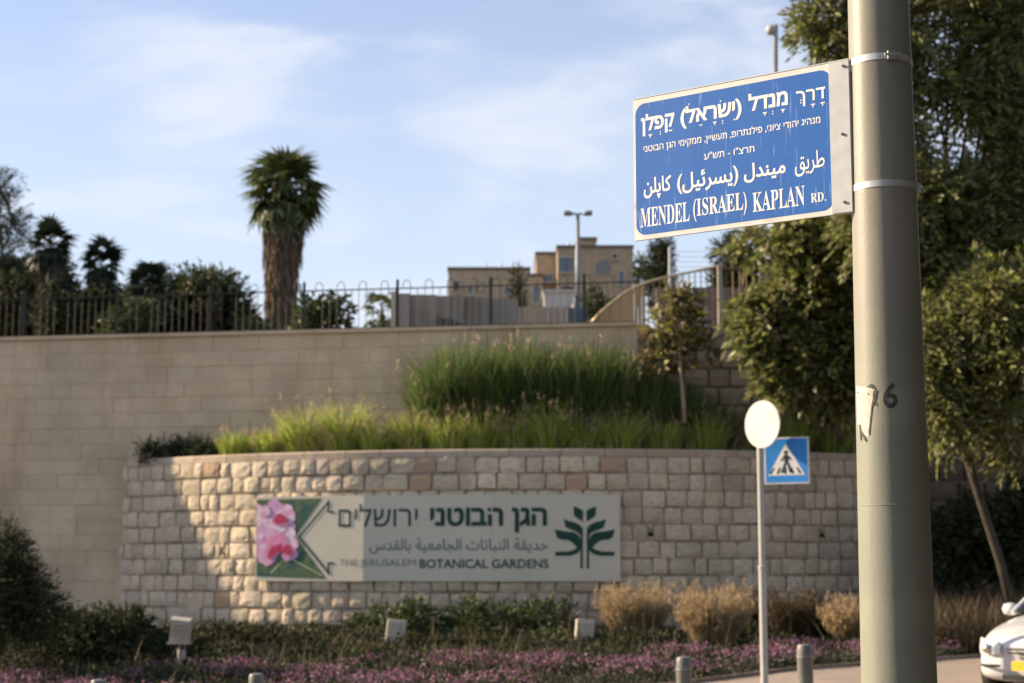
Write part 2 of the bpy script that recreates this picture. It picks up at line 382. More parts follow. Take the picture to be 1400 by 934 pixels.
def bedkerb():
    b = MB()
    for i in range(len(xs) - 1):
        a, c = xs[i], xs[i + 1]; q = []
        if abs(a) > 26: continue
        for x in (a, c):
            y = bed_front(x); z = base(x) + .0
            q += [(x, y - .14, z), (x, y, z), (x, y, z + .17), (x, y - .14, z + .17)]
        b.add(q, [(0, 1, 2, 3), (4, 7, 6, 5), (0, 4, 5, 1), (1, 5, 6, 2), (2, 6, 7, 3), (3, 7, 4, 0)])
    obj('bed_edging', b, mat('brown_edging', (.22, .165, .125), (.16, .12, .09), scale=6, bump=.4), kind='structure')
bedkerb()
HILLG = mat('dry_grass_ground', (.16, .13, .07), (.10, .09, .05), scale=.4, bump=.5)
def hill(x, y):
    if y < 34: return WZ - .3
    return min(6.05 + (y - 34) * .125, 16 + (y - 114) * .0) if y < 130 else 16
sheet('upper_terrace', [-300, -120, -60, -30, -15, 0, 2.4, 8, 14, 30, 60, 120, 300], [36.6, 40, 45, 55, 70, 90, 115, 200, 500, 900], hill, HILLG)
# strip between the wall and the terrace, following the wall's line
b = MB(); tx = [-60, -30, -10, 2.3, 14, 30, 60]
for i in range(len(tx) - 1):
    a, c = tx[i], tx[i + 1]; ya = wall_y(a) + .3 if a < 2.4 else 33.2; yc = wall_y(c) + .3 if c < 2.4 else 33.2
    b.poly([(a, ya, WZ - .12), (c, yc, WZ - .12), (c, max(36.6, yc + .1) if c > -20 else 50, WZ + .04 + (0 if c > -20 else 1.7)), (a, 36.6 if a > -20 else 50, WZ + .04 + (0 if a > -20 else 1.7))])
obj('terrace_verge', b, HILLG, kind='structure')

# ------------------------------------------------------------------ tall ashlar wall
def stone_mesh(name, m, nx=3, nz=3, bulge=.16, jit=.06, seed=0, rnd=.10):
    """unit stone (1 wide, 1 deep, 1 high) centred in x and z, front face at y=-0.5, bulging and uneven"""
    r = random.Random(seed); b = MB(); g = []
    for j in range(nz + 1):
        for i in range(nx + 1):
            x = -.5 + i / nx; z = -.5 + j / nz; e = (i in (0, nx)) + (j in (0, nz))
            x2 = x + (r.uniform(-jit, jit) if 0 < i < nx else (r.uniform(0, jit) * (1 if i == 0 else -1))); z2 = z + (r.uniform(-jit, jit) if 0 < j < nz else (r.uniform(0, jit) * (1 if j == 0 else -1)))
            if e == 2: x2 *= 1 - rnd * r.uniform(.3, 1); z2 *= 1 - rnd * r.uniform(.3, 1)
            y = -.5 + (bulge * (.9 if e == 1 else 1.35 if e == 2 else 0)) + r.uniform(-bulge, bulge) * .4
            g.append((x2, y, z2))
    b.v = g
    w = nx + 1
    for j in range(nz):
        for i in range(nx): b.f.append((j * w + i, j * w + i + 1, (j + 1) * w + i + 1, (j + 1) * w + i))
    ring = [i for i in range(w)] + [j * w + nx for j in range(1, nz + 1)] + [nz * w + i for i in range(nx - 1, -1, -1)] + [j * w for j in range(nz - 1, 0, -1)]
    k = len(b.v)
    for q in ring: b.v.append((g[q][0], .5, g[q][2]))
    for i in range(len(ring)):
        j = (i + 1) % len(ring); b.f.append((ring[j], ring[i], k + i, k + j))
    return mesh_from(name, b.v, b.f, m)
def block_mesh(name, m, seed=0, ch=.008):
    """sawn block with small chamfers, unit size"""
    r = random.Random(seed); a = .5; y0 = -.5 + r.uniform(0, .05)
    cx, cz = ch * .5, ch
    v = [(-a, .5, -a), (a, .5, -a), (a, .5, a), (-a, .5, a), (-a, y0 + .03, -a), (a, y0 + .03, -a), (a, y0 + .03, a), (-a, y0 + .03, a),
         (-a + cx, y0, -a + cz), (a - cx, y0, -a + cz), (a - cx, y0, a - cz), (-a + cx, y0, a - cz)]
    f = [(8, 9, 10, 11), (4, 5, 9, 8), (5, 6, 10, 9), (6, 7, 11, 10), (7, 4, 8, 11), (0, 1, 5, 4), (1, 2, 6, 5), (2, 3, 7, 6), (3, 0, 4, 7)]
    return mesh_from(name, v, f, m)
WANG = math.atan2(WD.y, WD.x)
def tall_wall():
    t = thing('retaining_wall', 'tall smooth beige stone retaining wall under the hooped iron fence', 'wall', (WA.x, WA.y, .3))
    x0 = -45.0; L = (2.44 - x0) / WD.x
    a = Vector((x0, wall_y(x0))); 
    def P(s, d, z): q = a + WD * s - WN * d; return (q.x, q.y, z)
    b = MB(); b.add([P(0, .05, -.6), P(L, .05, -.6), P(L, .05, WZ - .02), P(0, .05, WZ - .02), P(0, .8, -.6), P(L, .8, -.6), P(L, .8, WZ - .02), P(0, .8, WZ - .02)],
                    [(0, 1, 2, 3), (5, 4, 7, 6), (3, 2, 6, 7), (0, 3, 7, 4), (1, 5, 6, 2)])
    obj('wall_core', b, MORTL, t)
    ms = [block_mesh('block', ASH, k) for k in range(6)]
    hh = .31; rows = 20; rest = MB(); n = 0
    for j in range(rows):
        z1 = WZ - j * hh; z0 = z1 - hh; s = -(j % 2) * .43 + (j * .13 % .3)
        while s < L:
            w = random.choice((.42, .55, .62, .72)); e = min(s + w, L - .001); s_ = max(s, 0)
            mid = a + WD * (s_ + e) / 2 - WN * (.04 + random.uniform(-.004, .004))
            px, py = proj((mid.x, mid.y, (z0 + z1) / 2))
            if px > -30 and e - s_ > .1 and py < 840 and not (px > 230 and py > 622) and n < 296:
                inst('block', random.choice(ms), t, (mid.x, mid.y, (z0 + z1) / 2), (0, 0, WANG), (e - s_ - .003, .1, hh - .003)); n += 1
            elif e - s_ > .1: rest.box((mid.x, mid.y, (z0 + z1) / 2), (e - s_ - .003, .1, hh - .003), WANG)
            s += w
    o = obj('hidden_blocks', rest, ASH, t, kind='stuff')
    # thin weathered capping course
    b = MB(); s = 0
    k = 0
    while s < L:
        e = min(s + 1.6, L); m = a + WD * (s + e) / 2 - WN * .36
        if s + x0 > -14:
            q = MB(); q.box((m.x, m.y, WZ + .035), (e - s - .01, .86, .07), WANG); obj('coping_stone', q, ASH, t); k += 1
        else: b.box((m.x, m.y, WZ + .035), (e - s - .01, .86, .07), WANG)
        s += 1.6
    obj('hidden_coping', b, ASH, t, kind='stuff')
tall_wall()

def right_wall():
    t = thing('stone_wall', 'rough coursed brown block wall behind the leafy tree at the right', 'wall', (7, 33, .3))
    b = MB(); b.box((2.46 + 18, 33.32, 2.9), (36, .5, 6.8)); obj('wall_core', b, MORT, t)
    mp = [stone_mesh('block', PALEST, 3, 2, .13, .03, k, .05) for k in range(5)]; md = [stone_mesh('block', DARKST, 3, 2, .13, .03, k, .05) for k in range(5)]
    rest = MB(); n = 0; hh = .37
    for j in range(17):
        z0 = WZ - .04 - (j + 1) * hh; x = 2.46 - 0
        while x < 14.5:
            w = random.choice((.42, .55, .66, .5)); e = x + w
            c = ((x + e) / 2, 33.04 + random.uniform(-.012, .012), z0 + hh / 2)
            px, py = proj(c)
            low = not (px < 1160 and py > 600)
            if n < 298 and low: inst('block', random.choice(mp if e < 8.2 and j < 8 else md), t, c, (0, 0, 0), (w - .025, .2, hh - .028)); n += 1  # lower and right-hand blocks get the stone with deep shade in its colour
            else: rest.box(c, (w - .025, .14, hh - .028))
            x = e
    obj('hidden_blocks', rest, DARKST, t, kind='stuff')
    return t
right_wall()

# ------------------------------------------------------------------ bowed planter wall
TH0 = -math.asin(min(1, 9.0 / 13)); TH1 = math.asin(7.9 / 13)
def planter_wall():
    t = thing('planter_wall', 'bowed limestone block planter wall that carries the garden name board', 'wall', (CX, 31, .3))
    b = MB(); n = 60
    for k in range(n + 1):
        th = TH0 + (TH1 - TH0) * k / n; p = cyl(th, CYL_R + .035); q = cyl(th, CYL_R - .55)
        b.v += [(p.x, p.y, -.4), (p.x, p.y, COPZ - .14), (q.x, q.y, COPZ - .14), (q.x, q.y, -.4)]
    for k in range(n): i = 4 * k; b.f += [(i, i + 4, i + 5, i + 1), (i + 1, i + 5, i + 6, i + 2), (i + 2, i + 6, i + 7, i + 3)]
    obj('wall_core', b, MORT, t)
    va = [stone_mesh('stone', LIME, 3, 3, .09, .05, k, .05) for k in range(14)]; vo = [stone_mesh('stone', LIMEO, 3, 3, .09, .05, 50 + k, .05) for k in range(3)]
    hh = .31; top = COPZ - .14; stones = []; rr = random.Random(3)
    holes = [cyl_hit(307, 759), cyl_hit(889, 731), cyl_hit(1122, 733)]
    for j in range(12):
        z1 = top - j * hh; z0 = z1 - hh; s = TH0 * CYL_R - rr.uniform(0, .3)
        while s < TH1 * CYL_R:
            w = rr.choice((.24, .30, .34, .36, .40, .44, .50)); e = s + w; th = (s + e) / 2 / CYL_R
            stones.append((th, (z0 + z1) / 2, w)); s = e
    def score(q):
        th, z, w = q; p = cyl(th, CYL_R); px, py = proj((p.x, p.y, z)); v = Vector((p.x, p.y)).normalized()
        f = -(math.sin(th) * v.x - math.cos(th) * v.y)
        s = w * f / p.length
        if px > 1172: s *= .05
        if 356 < px < 842 and 690 < py < 782: s *= .02
        if py > 850: s *= .1
        if px < 172: s = 0
        return -s
    stones.sort(key=score); rest = MB()
    for i, (th, z, w) in enumerate(stones):
        if any(abs(th - h[0]) * CYL_R < w / 2 + .02 and abs(z - h[1]) < .17 for h in holes): # stone pierced by a drain hole: split around it
            h = [h for h in holes if abs(th - h[0]) * CYL_R < w / 2 + .02 and abs(z - h[1]) < .17][0]
            hw = .055; parts = []
            l = th * CYL_R - w / 2; r_ = th * CYL_R + w / 2; hc = h[0] * CYL_R
            if hc - hw - l > .06: parts.append(((l + hc - hw) / 2, z, hc - hw - l, hh))
            if r_ - hc - hw > .06: parts.append(((r_ + hc + hw) / 2, z, r_ - hc - hw, hh))
            parts.append((hc, z - .105, 2 * hw, hh - .2)); parts.append((hc, z + .105, 2 * hw, hh - .2))
            for (sc_, zz, ww, h2) in parts:
                p = cyl(sc_ / CYL_R, CYL_R - .02); inst('stone', va[i % 14], t, (p.x, p.y, zz), (0, 0, sc_ / CYL_R), (ww - .01, .16, h2 - .014))
            continue
        z += .012 * math.sin(th * 31 + z * 9) + rr.uniform(-.004, .004); p = cyl(th, CYL_R - .02 + rr.uniform(-.018, .018)); px, py = proj((p.x, p.y, z))
        orange = (568 < px < 606 and 618 < py < 675) or rr.random() < .02
        sz = (w - rr.uniform(.008, .018), .2, hh - rr.uniform(.008, .02)); rot = (rr.uniform(-.04, .04), rr.uniform(-.02, .02), th + rr.uniform(-.05, .05))
        me = rr.choice(vo if orange else va)
        if i < 285: inst('stone', me, t, (p.x, p.y, z), rot, sz)
        else:
            M = Matrix.Translation((p.x, p.y, z)) @ Matrix.Rotation(th, 4, 'Z')
            rest.add([M @ Vector((v.co.x * sz[0], v.co.y * sz[1], v.co.z * sz[2])) for v in me.vertices], [tuple(f.vertices) for f in me.polygons])
    obj('remaining_stones', rest, LIMEJ, t, kind='stuff')
    for h in holes:
        b = MB(); p = cyl(h[0], CYL_R + .05); q = cyl(h[0], CYL_R - .3)
        b.tube([(p.x, p.y, h[1]), (q.x, q.y, h[1])], .052, 14); obj('drain_pipe', b, mat('dark_drain', (.02, .018, .015), rough=.9), t, smooth=True)  # black end cap paints the unlit depth of the drain hole
    s = TH0 * CYL_R
    while s < TH1 * CYL_R - .1:                       # coping stones
        w = rr.uniform(.7, 1.0); e = min(s + w, TH1 * CYL_R); b = MB(); m = 4
        for k in range(m + 1):
            th = (s + .006 + (e - s - .012) * k / m) / CYL_R; p = cyl(th, CYL_R + .035); q = cyl(th, CYL_R - .6); p2 = cyl(th, CYL_R + .01)
            b.v += [(p.x, p.y, COPZ - .135), (p.x, p.y, COPZ - .03), (p2.x, p2.y, COPZ - .002), (q.x, q.y, COPZ), (q.x, q.y, COPZ - .135)]
        for k in range(m):
            i = 5 * k
            for a_ in range(5): c_ = (a_ + 1) % 5; b.f.append((i + a_, i + 5 + a_, i + 5 + c_, i + c_))
        b.f += [(0, 1, 2, 3, 4), tuple(5 * m + q for q in (4, 3, 2, 1, 0))]
        obj('coping_stone', b, COPE, t); s = e
    # soil in the planter
    b = MB(); k = 40
    for i in range(k + 1):
        th = TH0 + (TH1 - TH0) * i / k; p = cyl(th, CYL_R - .5); yy = max((wall_y(p.x) if p.x < 2.44 else 33.1) - .02, p.y + .01)
        b.v += [(p.x, p.y, COPZ - .12), (p.x, (p.y + yy) / 2, COPZ + .05), (p.x, yy, COPZ + .15)]
    for i in range(k): a_ = 3 * i; b.f += [(a_, a_ + 3, a_ + 4, a_ + 1), (a_ + 1, a_ + 4, a_ + 5, a_ + 2)]
    obj('planter_soil', b, SOIL, kind='structure')
planter_wall()

# ------------------------------------------------------------------ garden name board (curved with the wall, three panels)
BR = CYL_R + .17
def banner():
    thl, _ = cyl_hit(350, 735, BR); thr, _ = cyl_hit(848, 735, BR)
    ths = [thl] + [cyl_hit(p, 735, BR)[0] for p in (497, 672)] + [thr]
    zt = at(780, 675.5, 31 - .17).z; zb = at(780, 795, 31 - .17).z
    c0 = cyl((thl + thr) / 2, BR)
    t = thing('garden_name_board', 'long pale garden name board with orchid picture and green lettering on the bowed wall', 'signboard', (c0.x, c0.y, zb))
    PAN = mat('board_white', (.62, .57, .45), (.58, .535, .42), scale=2, rough=.55); GRN = mat('board_green', (.012, .06, .042), rough=.5); GRY = mat('board_grey_green', (.16, .22, .19), rough=.5)
    cor = [cyl(th, BR) for th in ths]
    cum = [0]
    for i in range(3): cum.append(cum[-1] + (cor[i + 1] - cor[i]).length)
    def place_s(s, z, off=0.0):
        i = 0 if s < cum[1] else 1 if s < cum[2] else 2
        f = (s - cum[i]) / (cum[i + 1] - cum[i]); p = cor[i].lerp(cor[i + 1], f); d = (cor[i + 1] - cor[i]).normalized(); p = p + Vector((d.y, -d.x)) * off
        return Vector((p.x, p.y, z))
    def pix(px, py):                                  # pixel of the photo -> position along the board
        for i in range(3):
            d = (cor[i + 1] - cor[i]); n = Vector((d.y, -d.x, 0)); P = ray_plane(px, py, Vector((cor[i].x, cor[i].y, 0)), n)
            f = (Vector((P.x, P.y)) - cor[i]).dot(d) / d.length_squared
            if f <= 1 or i == 2: return cum[i] + f * d.length, P.z
    for i in range(3):
        b = MB(); g = .0015
        q = [place_s(cum[i] + g, zb), place_s(cum[i + 1] - g, zb), place_s(cum[i + 1] - g, zt), place_s(cum[i] + g, zt)]
        d = (cor[i + 1] - cor[i]).normalized(); b.slab(q, Vector((-d.y, d.x, 0)) * .05); obj('panel', b, PAN, t)
        for s in (cum[i] + .25, cum[i + 1] - .25):
            b = MB(); p = place_s(s, (zt + zb) / 2, -.09); b.box((p.x, p.y, p.z), (.05, .08, zt - zb - .3), math.atan2(d.y, d.x)); obj('mounting_rail', b, STEEL, t)
    def line(s, x0, x1, y0, y1, m, off=0.0, ref=None, name='lettering', ar=False, space=1.0):
        xm = (x0 + x1) / 2; ym = (y0 + y1) / 2
        u0 = pix(x0, ym)[0]; u1 = pix(x1, ym)[0]; v0 = pix(xm, y1)[1]; v1 = pix(xm, y0)[1]
        b = MB(); fit_text(b, s, (u0, u1, v0, v1), lambda u, v: place_s(u, v, .006), off, ref=ref, space=space); return obj(name, b, m, t)
    line(rtl('הגן הבוטני'), 588, 748, 694, 719, GRN, .036, ref='ה')
    line(rtl('ירושלים'), 463, 571, 696, 720, GRN, .003, ref='ה')
    line(arabic('حديقة النباتات الجامعية بالقدس'), 505, 749, 736, 757, GRY, .012)
    line('THE JERUSALEM', 464, 568, 764.5, 777, GRY, 0.0)
    line('BOTANICAL GARDENS', 574, 750, 764.5, 777, GRN, .018)
    # arrow outline
    def stroke(pts, w, name, m, off=.006):
        b = MB(); P = [Vector(p) for p in pts]; Ls = []; Rs = []
        for i, p in enumerate(P):
            d1 = (P[i] - P[i - 1]).normalized() if i else (P[1] - P[0]).normalized(); d2 = (P[i + 1] - P[i]).normalized() if i < len(P) - 1 else d1
            n1 = Vector((-d1.y, d1.x)); n2 = Vector((-d2.y, d2.x)); mm = (n1 + n2).normalized(); k = w / 2 / max(.35, mm.dot(n1)); Ls.append(p + mm * k); Rs.append(p - mm * k)
        for i in range(len(P) - 1):
            b.poly([place_s(*pix(*q), off) for q in (Ls[i], Ls[i + 1], Rs[i + 1], Rs[i])])
        return obj(name, b, m, t)
    stroke([(457, 700.5), (449, 699.5), (449.5, 686), (409, 734.5), (449.5, 784), (449, 770.5), (457, 770)], 2.9, 'arrow_outline', GRN)
    # tree emblem
    b = MB(); cx = 799.5
    cnt = [0]
    def mir(pts):
        for sgn in (1, -1):
            cnt[0] += 1
            b.poly([place_s(*pix(cx + sgn * (x - cx), y), .006 + .0003 * cnt[0]) for x, y in (pts if sgn > 0 else pts[::-1])])
    mir([(801.5, 699), (807, 695), (815, 692), (814.4, 705), (809, 709), (802, 713.6)])
    mir([(803, 735), (803, 725), (805, 718.5), (813.5, 714), (821, 712.5), (828.5, 709.5), (825.5, 721), (819, 724), (813, 726), (807, 730)])
    mir([(805.5, 747), (805, 738), (808, 732), (815, 727.5), (826, 726.5), (840.5, 724), (837.5, 735), (831, 738), (822.5, 738.5), (816, 742), (811, 748)])
    mir([(803.5, 741), (807, 746), (813, 751), (822, 754), (840, 754.5), (840, 760), (820, 760), (810, 757), (803.5, 750)])
    mir([(802.2, 722), (805.4, 720), (805.4, 777), (802.2, 777)])
    obj('tree_emblem', b, GRN, t)
    # picture of orchids, printed flat
    PG = mat('print_dark_green', (.055, .12, .06), (.13, .16, .075), scale=9, rough=.5, c3=(.03, .10, .08), c3lo=.5, c3hi=.6, c3scale=5, coords='Object')
    b = MB(); b.poly([place_s(*pix(x, y), .004) for x, y in ((351, 683.5), (440, 681.3), (404, 733.5), (446, 791.5), (351, 788))]); obj('printed_background', b, PG, t)
    LP = mat('print_pale_pink', (.78, .50, .62), (.66, .30, .48), scale=7, rough=.5, c3=(.84,.66,.74), c3lo=.5, c3hi=.6, c3scale=5); LP2 = mat('print_lilac_pink', (.70, .40, .60), (.60, .30, .52), scale=8, rough=.5); MP = mat('print_rose', (.70, .20, .38), (.74, .34, .50), scale=16, rough=.5); DP = mat('print_crimson', (.42, .02, .07), (.55, .05, .14), scale=12, rough=.5)
    def blob(cx_, cy_, rx, ry, ang, name, m, off, lob=0, seed=0):
        r = random.Random(seed); pts = []
        for k in range(26):
            a = 2 * math.pi * k / 26; f = 1 + .12 * math.sin(3 * a + seed) + .05 * math.sin(7 * a + seed)
            x = rx * f * math.cos(a); y = ry * f * math.sin(a); pts.append((cx_ + x * math.cos(ang) - y * math.sin(ang), cy_ + x * math.sin(ang) + y * math.cos(ang)))
        pts = [(max(351.3, min(403 + abs(y - 733) * .62, x)), y) for x, y in pts]
        b = MB(); b.poly([place_s(*pix(*p), off) for p in pts]); obj(name, b, m, t)
    st = [(370, 784), (385, 768), (400, 765), (420, 776), (440, 787)]
    stroke(st, 1.8, 'printed_stem', mat('print_stem', (.45, .48, .26), rough=.5), .0045)
    z = .005
    for i, (x, y, rx, ry, a, m) in enumerate([(358, 716, 13, 24, -.2, LP), (376, 697, 13, 14, .2, LP2), (392, 703, 13, 12, .9, LP), (357, 742, 10, 25, 0, LP2), (366, 757, 15, 15, .3, LP), (383, 722, 24, 13, .1, LP2), (392, 738, 17, 17, .2, LP), (396, 756, 11, 11, 0, LP2), (362, 700, 7, 9, .4, LP), (372, 730, 20, 6, -.3, LP),
                                              (372, 718, 12, 8, .5, LP), (378, 738, 16, 7, -.2, MP), (383, 747, 15, 9, .1, MP), (384, 712, 12, 8, 0, MP), (370, 756, 8, 10, .3, MP), (395, 753, 9, 9, 0, MP)]):
        blob(x, y, rx, ry, a, 'printed_petal', m, z, 0, i); z += .0012
    for x, y, rx, ry, a in [(384, 710, 9, 7, .1), (373, 755, 5, 9, .5), (382, 750, 6, 6, 0), (394, 752, 6, 7, -.5)]:
        blob(x, y, rx, ry, a, 'printed_flower_heart', DP, z, 0, int(x)); z += .0012
banner()

# ------------------------------------------------------------------ lamp column in the foreground, street name sign
PY = 5.8
PX = (at(1201, 0, PY).x + at(1229, 934, PY).x) / 2
def pole_r(z):
    # half widths measured at two heights
    zb = at(1229, 934, PY).z; zt = at(1201, 0, PY).z
    db = PY * math.cos(PITCH) + (zb - 1.6) * math.sin(PITCH); dt = PY * math.cos(PITCH) + (zt - 1.6) * math.sin(PITCH)
    rb = 102 / F * db / 2; rt = 82 / F * dt / 2
    return rb + (rt - rb) * (z - zb) / (zt - zb)
def column():
    t = thing('lamp_column', 'thick grey-green tapered street pole with steel straps in the foreground', 'pole', (PX, PY, base(PX) + .12))
    m = mat('pole_paint', (.23, .229, .20), (.21, .209, .184), scale=2.5, rough=.45, spec=.25, bump=.05, bscale=90, c3=(.29, .27, .23), c3lo=.55, c3hi=.7, c3scale=1.7)
    nt = m.node_tree; N = nt.nodes; L = nt.links        # upper coat beige, lower coat greener, scuffs
    b_ = N['Principled BSDF']; src = b_.inputs['Base Color'].links[0].from_socket
    tc = N.new('ShaderNodeTexCoord'); sp = N.new('ShaderNodeSeparateXYZ'); L.new(tc.outputs['Object'], sp.inputs[0])
    mr = N.new('ShaderNodeMapRange'); mr.inputs[1].default_value = 2.3; mr.inputs[2].default_value = 2.42; L.new(sp.outputs[2], mr.inputs[0])
    mx = N.new('ShaderNodeMix'); mx.data_type = 'RGBA'; mx.blend_type = 'MULTIPLY'; mx.inputs[0].default_value = 1; L.new(src, mx.inputs[6])
    tint = N.new('ShaderNodeMix'); tint.data_type = 'RGBA'; L.new(mr.outputs[0], tint.inputs[0]); tint.inputs[6].default_value = (.96, 1.0, .93, 1); tint.inputs[7].default_value = (1.05, 1.0, .95, 1); L.new(tint.outputs[2], mx.inputs[7])
    sn = N.new('ShaderNodeTexNoise'); sn.inputs['Scale'].default_value = 9; sn.inputs['Detail'].default_value = 10; sn.inputs['Roughness'].default_value = .8; L.new(tc.outputs['Object'], sn.inputs[0])
    sr = N.new('ShaderNodeMapRange'); sr.inputs[1].default_value = .63; sr.inputs[2].default_value = .68; sr.inputs[4].default_value = .55; L.new(sn.outputs[0], sr.inputs[0])
    m2 = N.new('ShaderNodeMix'); m2.data_type = 'RGBA'; L.new(sr.outputs[0], m2.inputs[0]); L.new(mx.outputs[2], m2.inputs[6]); m2.inputs[7].default_value = (.38, .34, .28, 1); st = N.new('ShaderNodeMapping'); st.inputs['Scale'].default_value = (22, 22, 1.1); L.new(tc.outputs['Object'], st.inputs[0])
    s2 = N.new('ShaderNodeTexNoise'); s2.inputs['Scale'].default_value = 1.0; s2.inputs['Detail'].default_value = 7; s2.inputs['Roughness'].default_value = .7; L.new(st.outputs[0], s2.inputs[0])
    r2 = N.new('ShaderNodeMapRange'); r2.inputs[1].default_value = .52; r2.inputs[2].default_value = .75; r2.inputs[4].default_value = .55; L.new(s2.outputs[0], r2.inputs[0])
    m3 = N.new('ShaderNodeMix'); m3.data_type = 'RGBA'; L.new(r2.outputs[0], m3.inputs[0]); L.new(m2.outputs[2], m3.inputs[6]); m3.inputs[7].default_value = (.17, .155, .13, 1)
    s4 = N.new('ShaderNodeTexVoronoi'); s4.inputs['Scale'].default_value = 26; L.new(tc.outputs['Object'], s4.inputs[0]); r4 = N.new('ShaderNodeMapRange'); r4.inputs[1].default_value = .05; r4.inputs[2].default_value = .03; L.new(s4.outputs[0], r4.inputs[0])
    m4 = N.new('ShaderNodeMix'); m4.data_type = 'RGBA'; L.new(r4.outputs[0], m4.inputs[0]); L.new(m3.outputs[2], m4.inputs[6]); m4.inputs[7].default_value = (.12, .10, .08, 1); L.new(m4.outputs[2], b_.inputs['Base Color'])
    z0 = base(PX) + .12
    prof = [(.17, 0), (.17, .03), (pole_r(z0 + .03), .03)] + [(pole_r(z0 + z), z) for z in np.linspace(.05, 8.0, 26)]
    b = MB(); b.lathe((PX, PY, z0), [(r, z) for r, z in prof], 96); o = obj('shaft', b, m, t); smooth_by_angle(o)
    # slight sleeve joints
    for py in (690,):
        z = at(1216, py, PY - .11).z; r = pole_r(z)
        b = MB(); b.lathe((PX, PY, z), [(r, -.002), (r + .0012, -.001), (r + .0012, .001), (r, .002)], 96, False); obj('seam', b, m, t, smooth=True)
    # straps: rings seen from below
    for k, (pyc, bx) in enumerate(((76, 1209), (250, 1252))):
        z = at(1205, pyc, PY - .11).z; r = pole_r(z)
        b = MB(); b.lathe((PX, PY, z), [(r + .0002, -.012), (r + .0022, -.0115), (r + .0022, .0115), (r + .0002, .012)], 96, False)
        o = obj('strap', b, mat('strap_steel', (.62, .61, .58), (.5, .49, .47), scale=14, rough=.38, metal=.55), t); smooth_by_angle(o)
        px_, _ = proj((PX, PY, z)); sx = (bx - px_) / 44; sx = max(-.97, min(.97, sx)); ang = math.asin(sx) + math.atan2(PX, PY)
        c = Vector((PX + math.sin(ang) * 0, PY, z)); dx = Vector((math.sin(math.asin(sx)) * 1.0, -math.cos(math.asin(sx)), 0))
        c = Vector((PX, PY, z)) + Vector((dx.x, dx.y, 0)) * (r + .008)
        b = MB(); rz = math.atan2(dx.x, -dx.y)
        b.box(c, (.030, .014, .030), rz); bb = Vector((math.cos(rz), math.sin(rz), 0)); b.tube([c - bb * .028 + dx * .008, c + bb * .03 + dx * .008], .0042, 8); b.box(c + bb * .024 + dx * .008, (.008, .013, .02), rz)
        obj('buckle', b, STEEL, s_parent(o)) if False else obj('buckle', b, STEEL, o)
    # stencilled number and torn sticker, laid on the curve of the pole
    def onpole(px, py, off=.0006):
        r_ = ray(px, py); R_ = pole_r(at(1216, py, PY - .1).z) + off
        a = r_.x ** 2 + r_.y ** 2; bq = -2 * (r_.x * PX + r_.y * PY); c = PX * PX + PY * PY - R_ * R_
        D = bq * bq - 4 * a * c
        return EYE + r_ * ((-bq - math.sqrt(max(D, 0))) / (2 * a))
    INK = mat('black_stencil_ink', (.035, .035, .035), (.08, .08, .075), scale=60, rough=.7)
    for ch, x0, x1, y0, y1 in (('2', 1185.5, 1200, 525, 556), ('6', 1207.5, 1227.5, 523, 558.5)):
        P, fs = text2d(ch, .022, 4); a0, a1, c0, c1 = P[:, 0].min(), P[:, 0].max(), P[:, 1].min(), P[:, 1].max(); b = MB(); fs2 = []
        for f in fs:                                     # stencil bridges
            cc = P[list(f)].mean(axis=0); u = (cc[0] - a0) / (a1 - a0); v = (cc[1] - c0) / (c1 - c0); fs2.append(f)
        b.add([onpole(x0 + (p[0] - a0) / (a1 - a0) * (x1 - x0), y1 - (p[1] - c0) / (c1 - c0) * (y1 - y0)) for p in P], fs2)
        obj('stencil_digit', b, INK, t)
        br = [((x0 + x1) / 2 - 1.2, y0 - 1, (x0 + x1) / 2 + 1.2, (y0 + y1) / 2 - 6)] if ch == '2' else [((x0 + x1) / 2 - 1, y1 - 9, (x0 + x1) / 2 + 1, y1 + 1)]
    def patch(pts, m, name, off):
        # dense outline strip mesh on the curve
        b = MB(); L_, R_ = pts
        for k in range(len(L_)):
            row = [onpole(L_[k][0] + (R_[k][0] - L_[k][0]) * q / 6, L_[k][1] + (R_[k][1] - L_[k][1]) * q / 6, off) for q in range(7)]; b.v += [tuple(p) for p in row]
        for k in range(len(L_) - 1):
            for q in range(6): b.f.append((k * 7 + q, k * 7 + 7 + q, k * 7 + 8 + q, k * 7 + 1 + q))
        return obj(name, b, m, t)
    PAPER = mat('weathered_paper', (.52, .48, .42), (.40, .36, .31), scale=40, rough=.8)
    patch(([(1171.0, 527.5), (1171.0, 535), (1171.3, 548), (1171.8, 560), (1172.2, 578), (1174.5, 589), (1181, 594)], [(1190, 530.5), (1195.5, 532.5), (1193, 545), (1191, 556), (1189.5, 575), (1188.5, 590), (1187, 598)]), PAPER, 'torn_sticker', .0012)
    patch(([(1194, 534), (1193, 545), (1191, 556), (1189.2, 575), (1187, 592)], [(1199.5, 533), (1197.5, 547), (1192.6, 558), (1190.8, 575), (1189, 596)]), INK, 'torn_sticker_edge', .0018)
    for q in ([(1173.5, 581), (1176, 580), (1178, 590), (1177.5, 602), (1175.8, 602), (1175.5, 592)], [(1177, 590), (1179, 590), (1185, 601), (1184, 604.5), (1181, 601)], [(1171.8, 536), (1173.4, 535.6), (1173.6, 537.6), (1172, 538)], [(1186, 538), (1187.6, 537.6), (1187.8, 539.6), (1186.2, 540)]):
        b = MB(); b.poly([onpole(*p, .0022) for p in q]); obj('ink_mark', b, INK, t)
    return t
column()

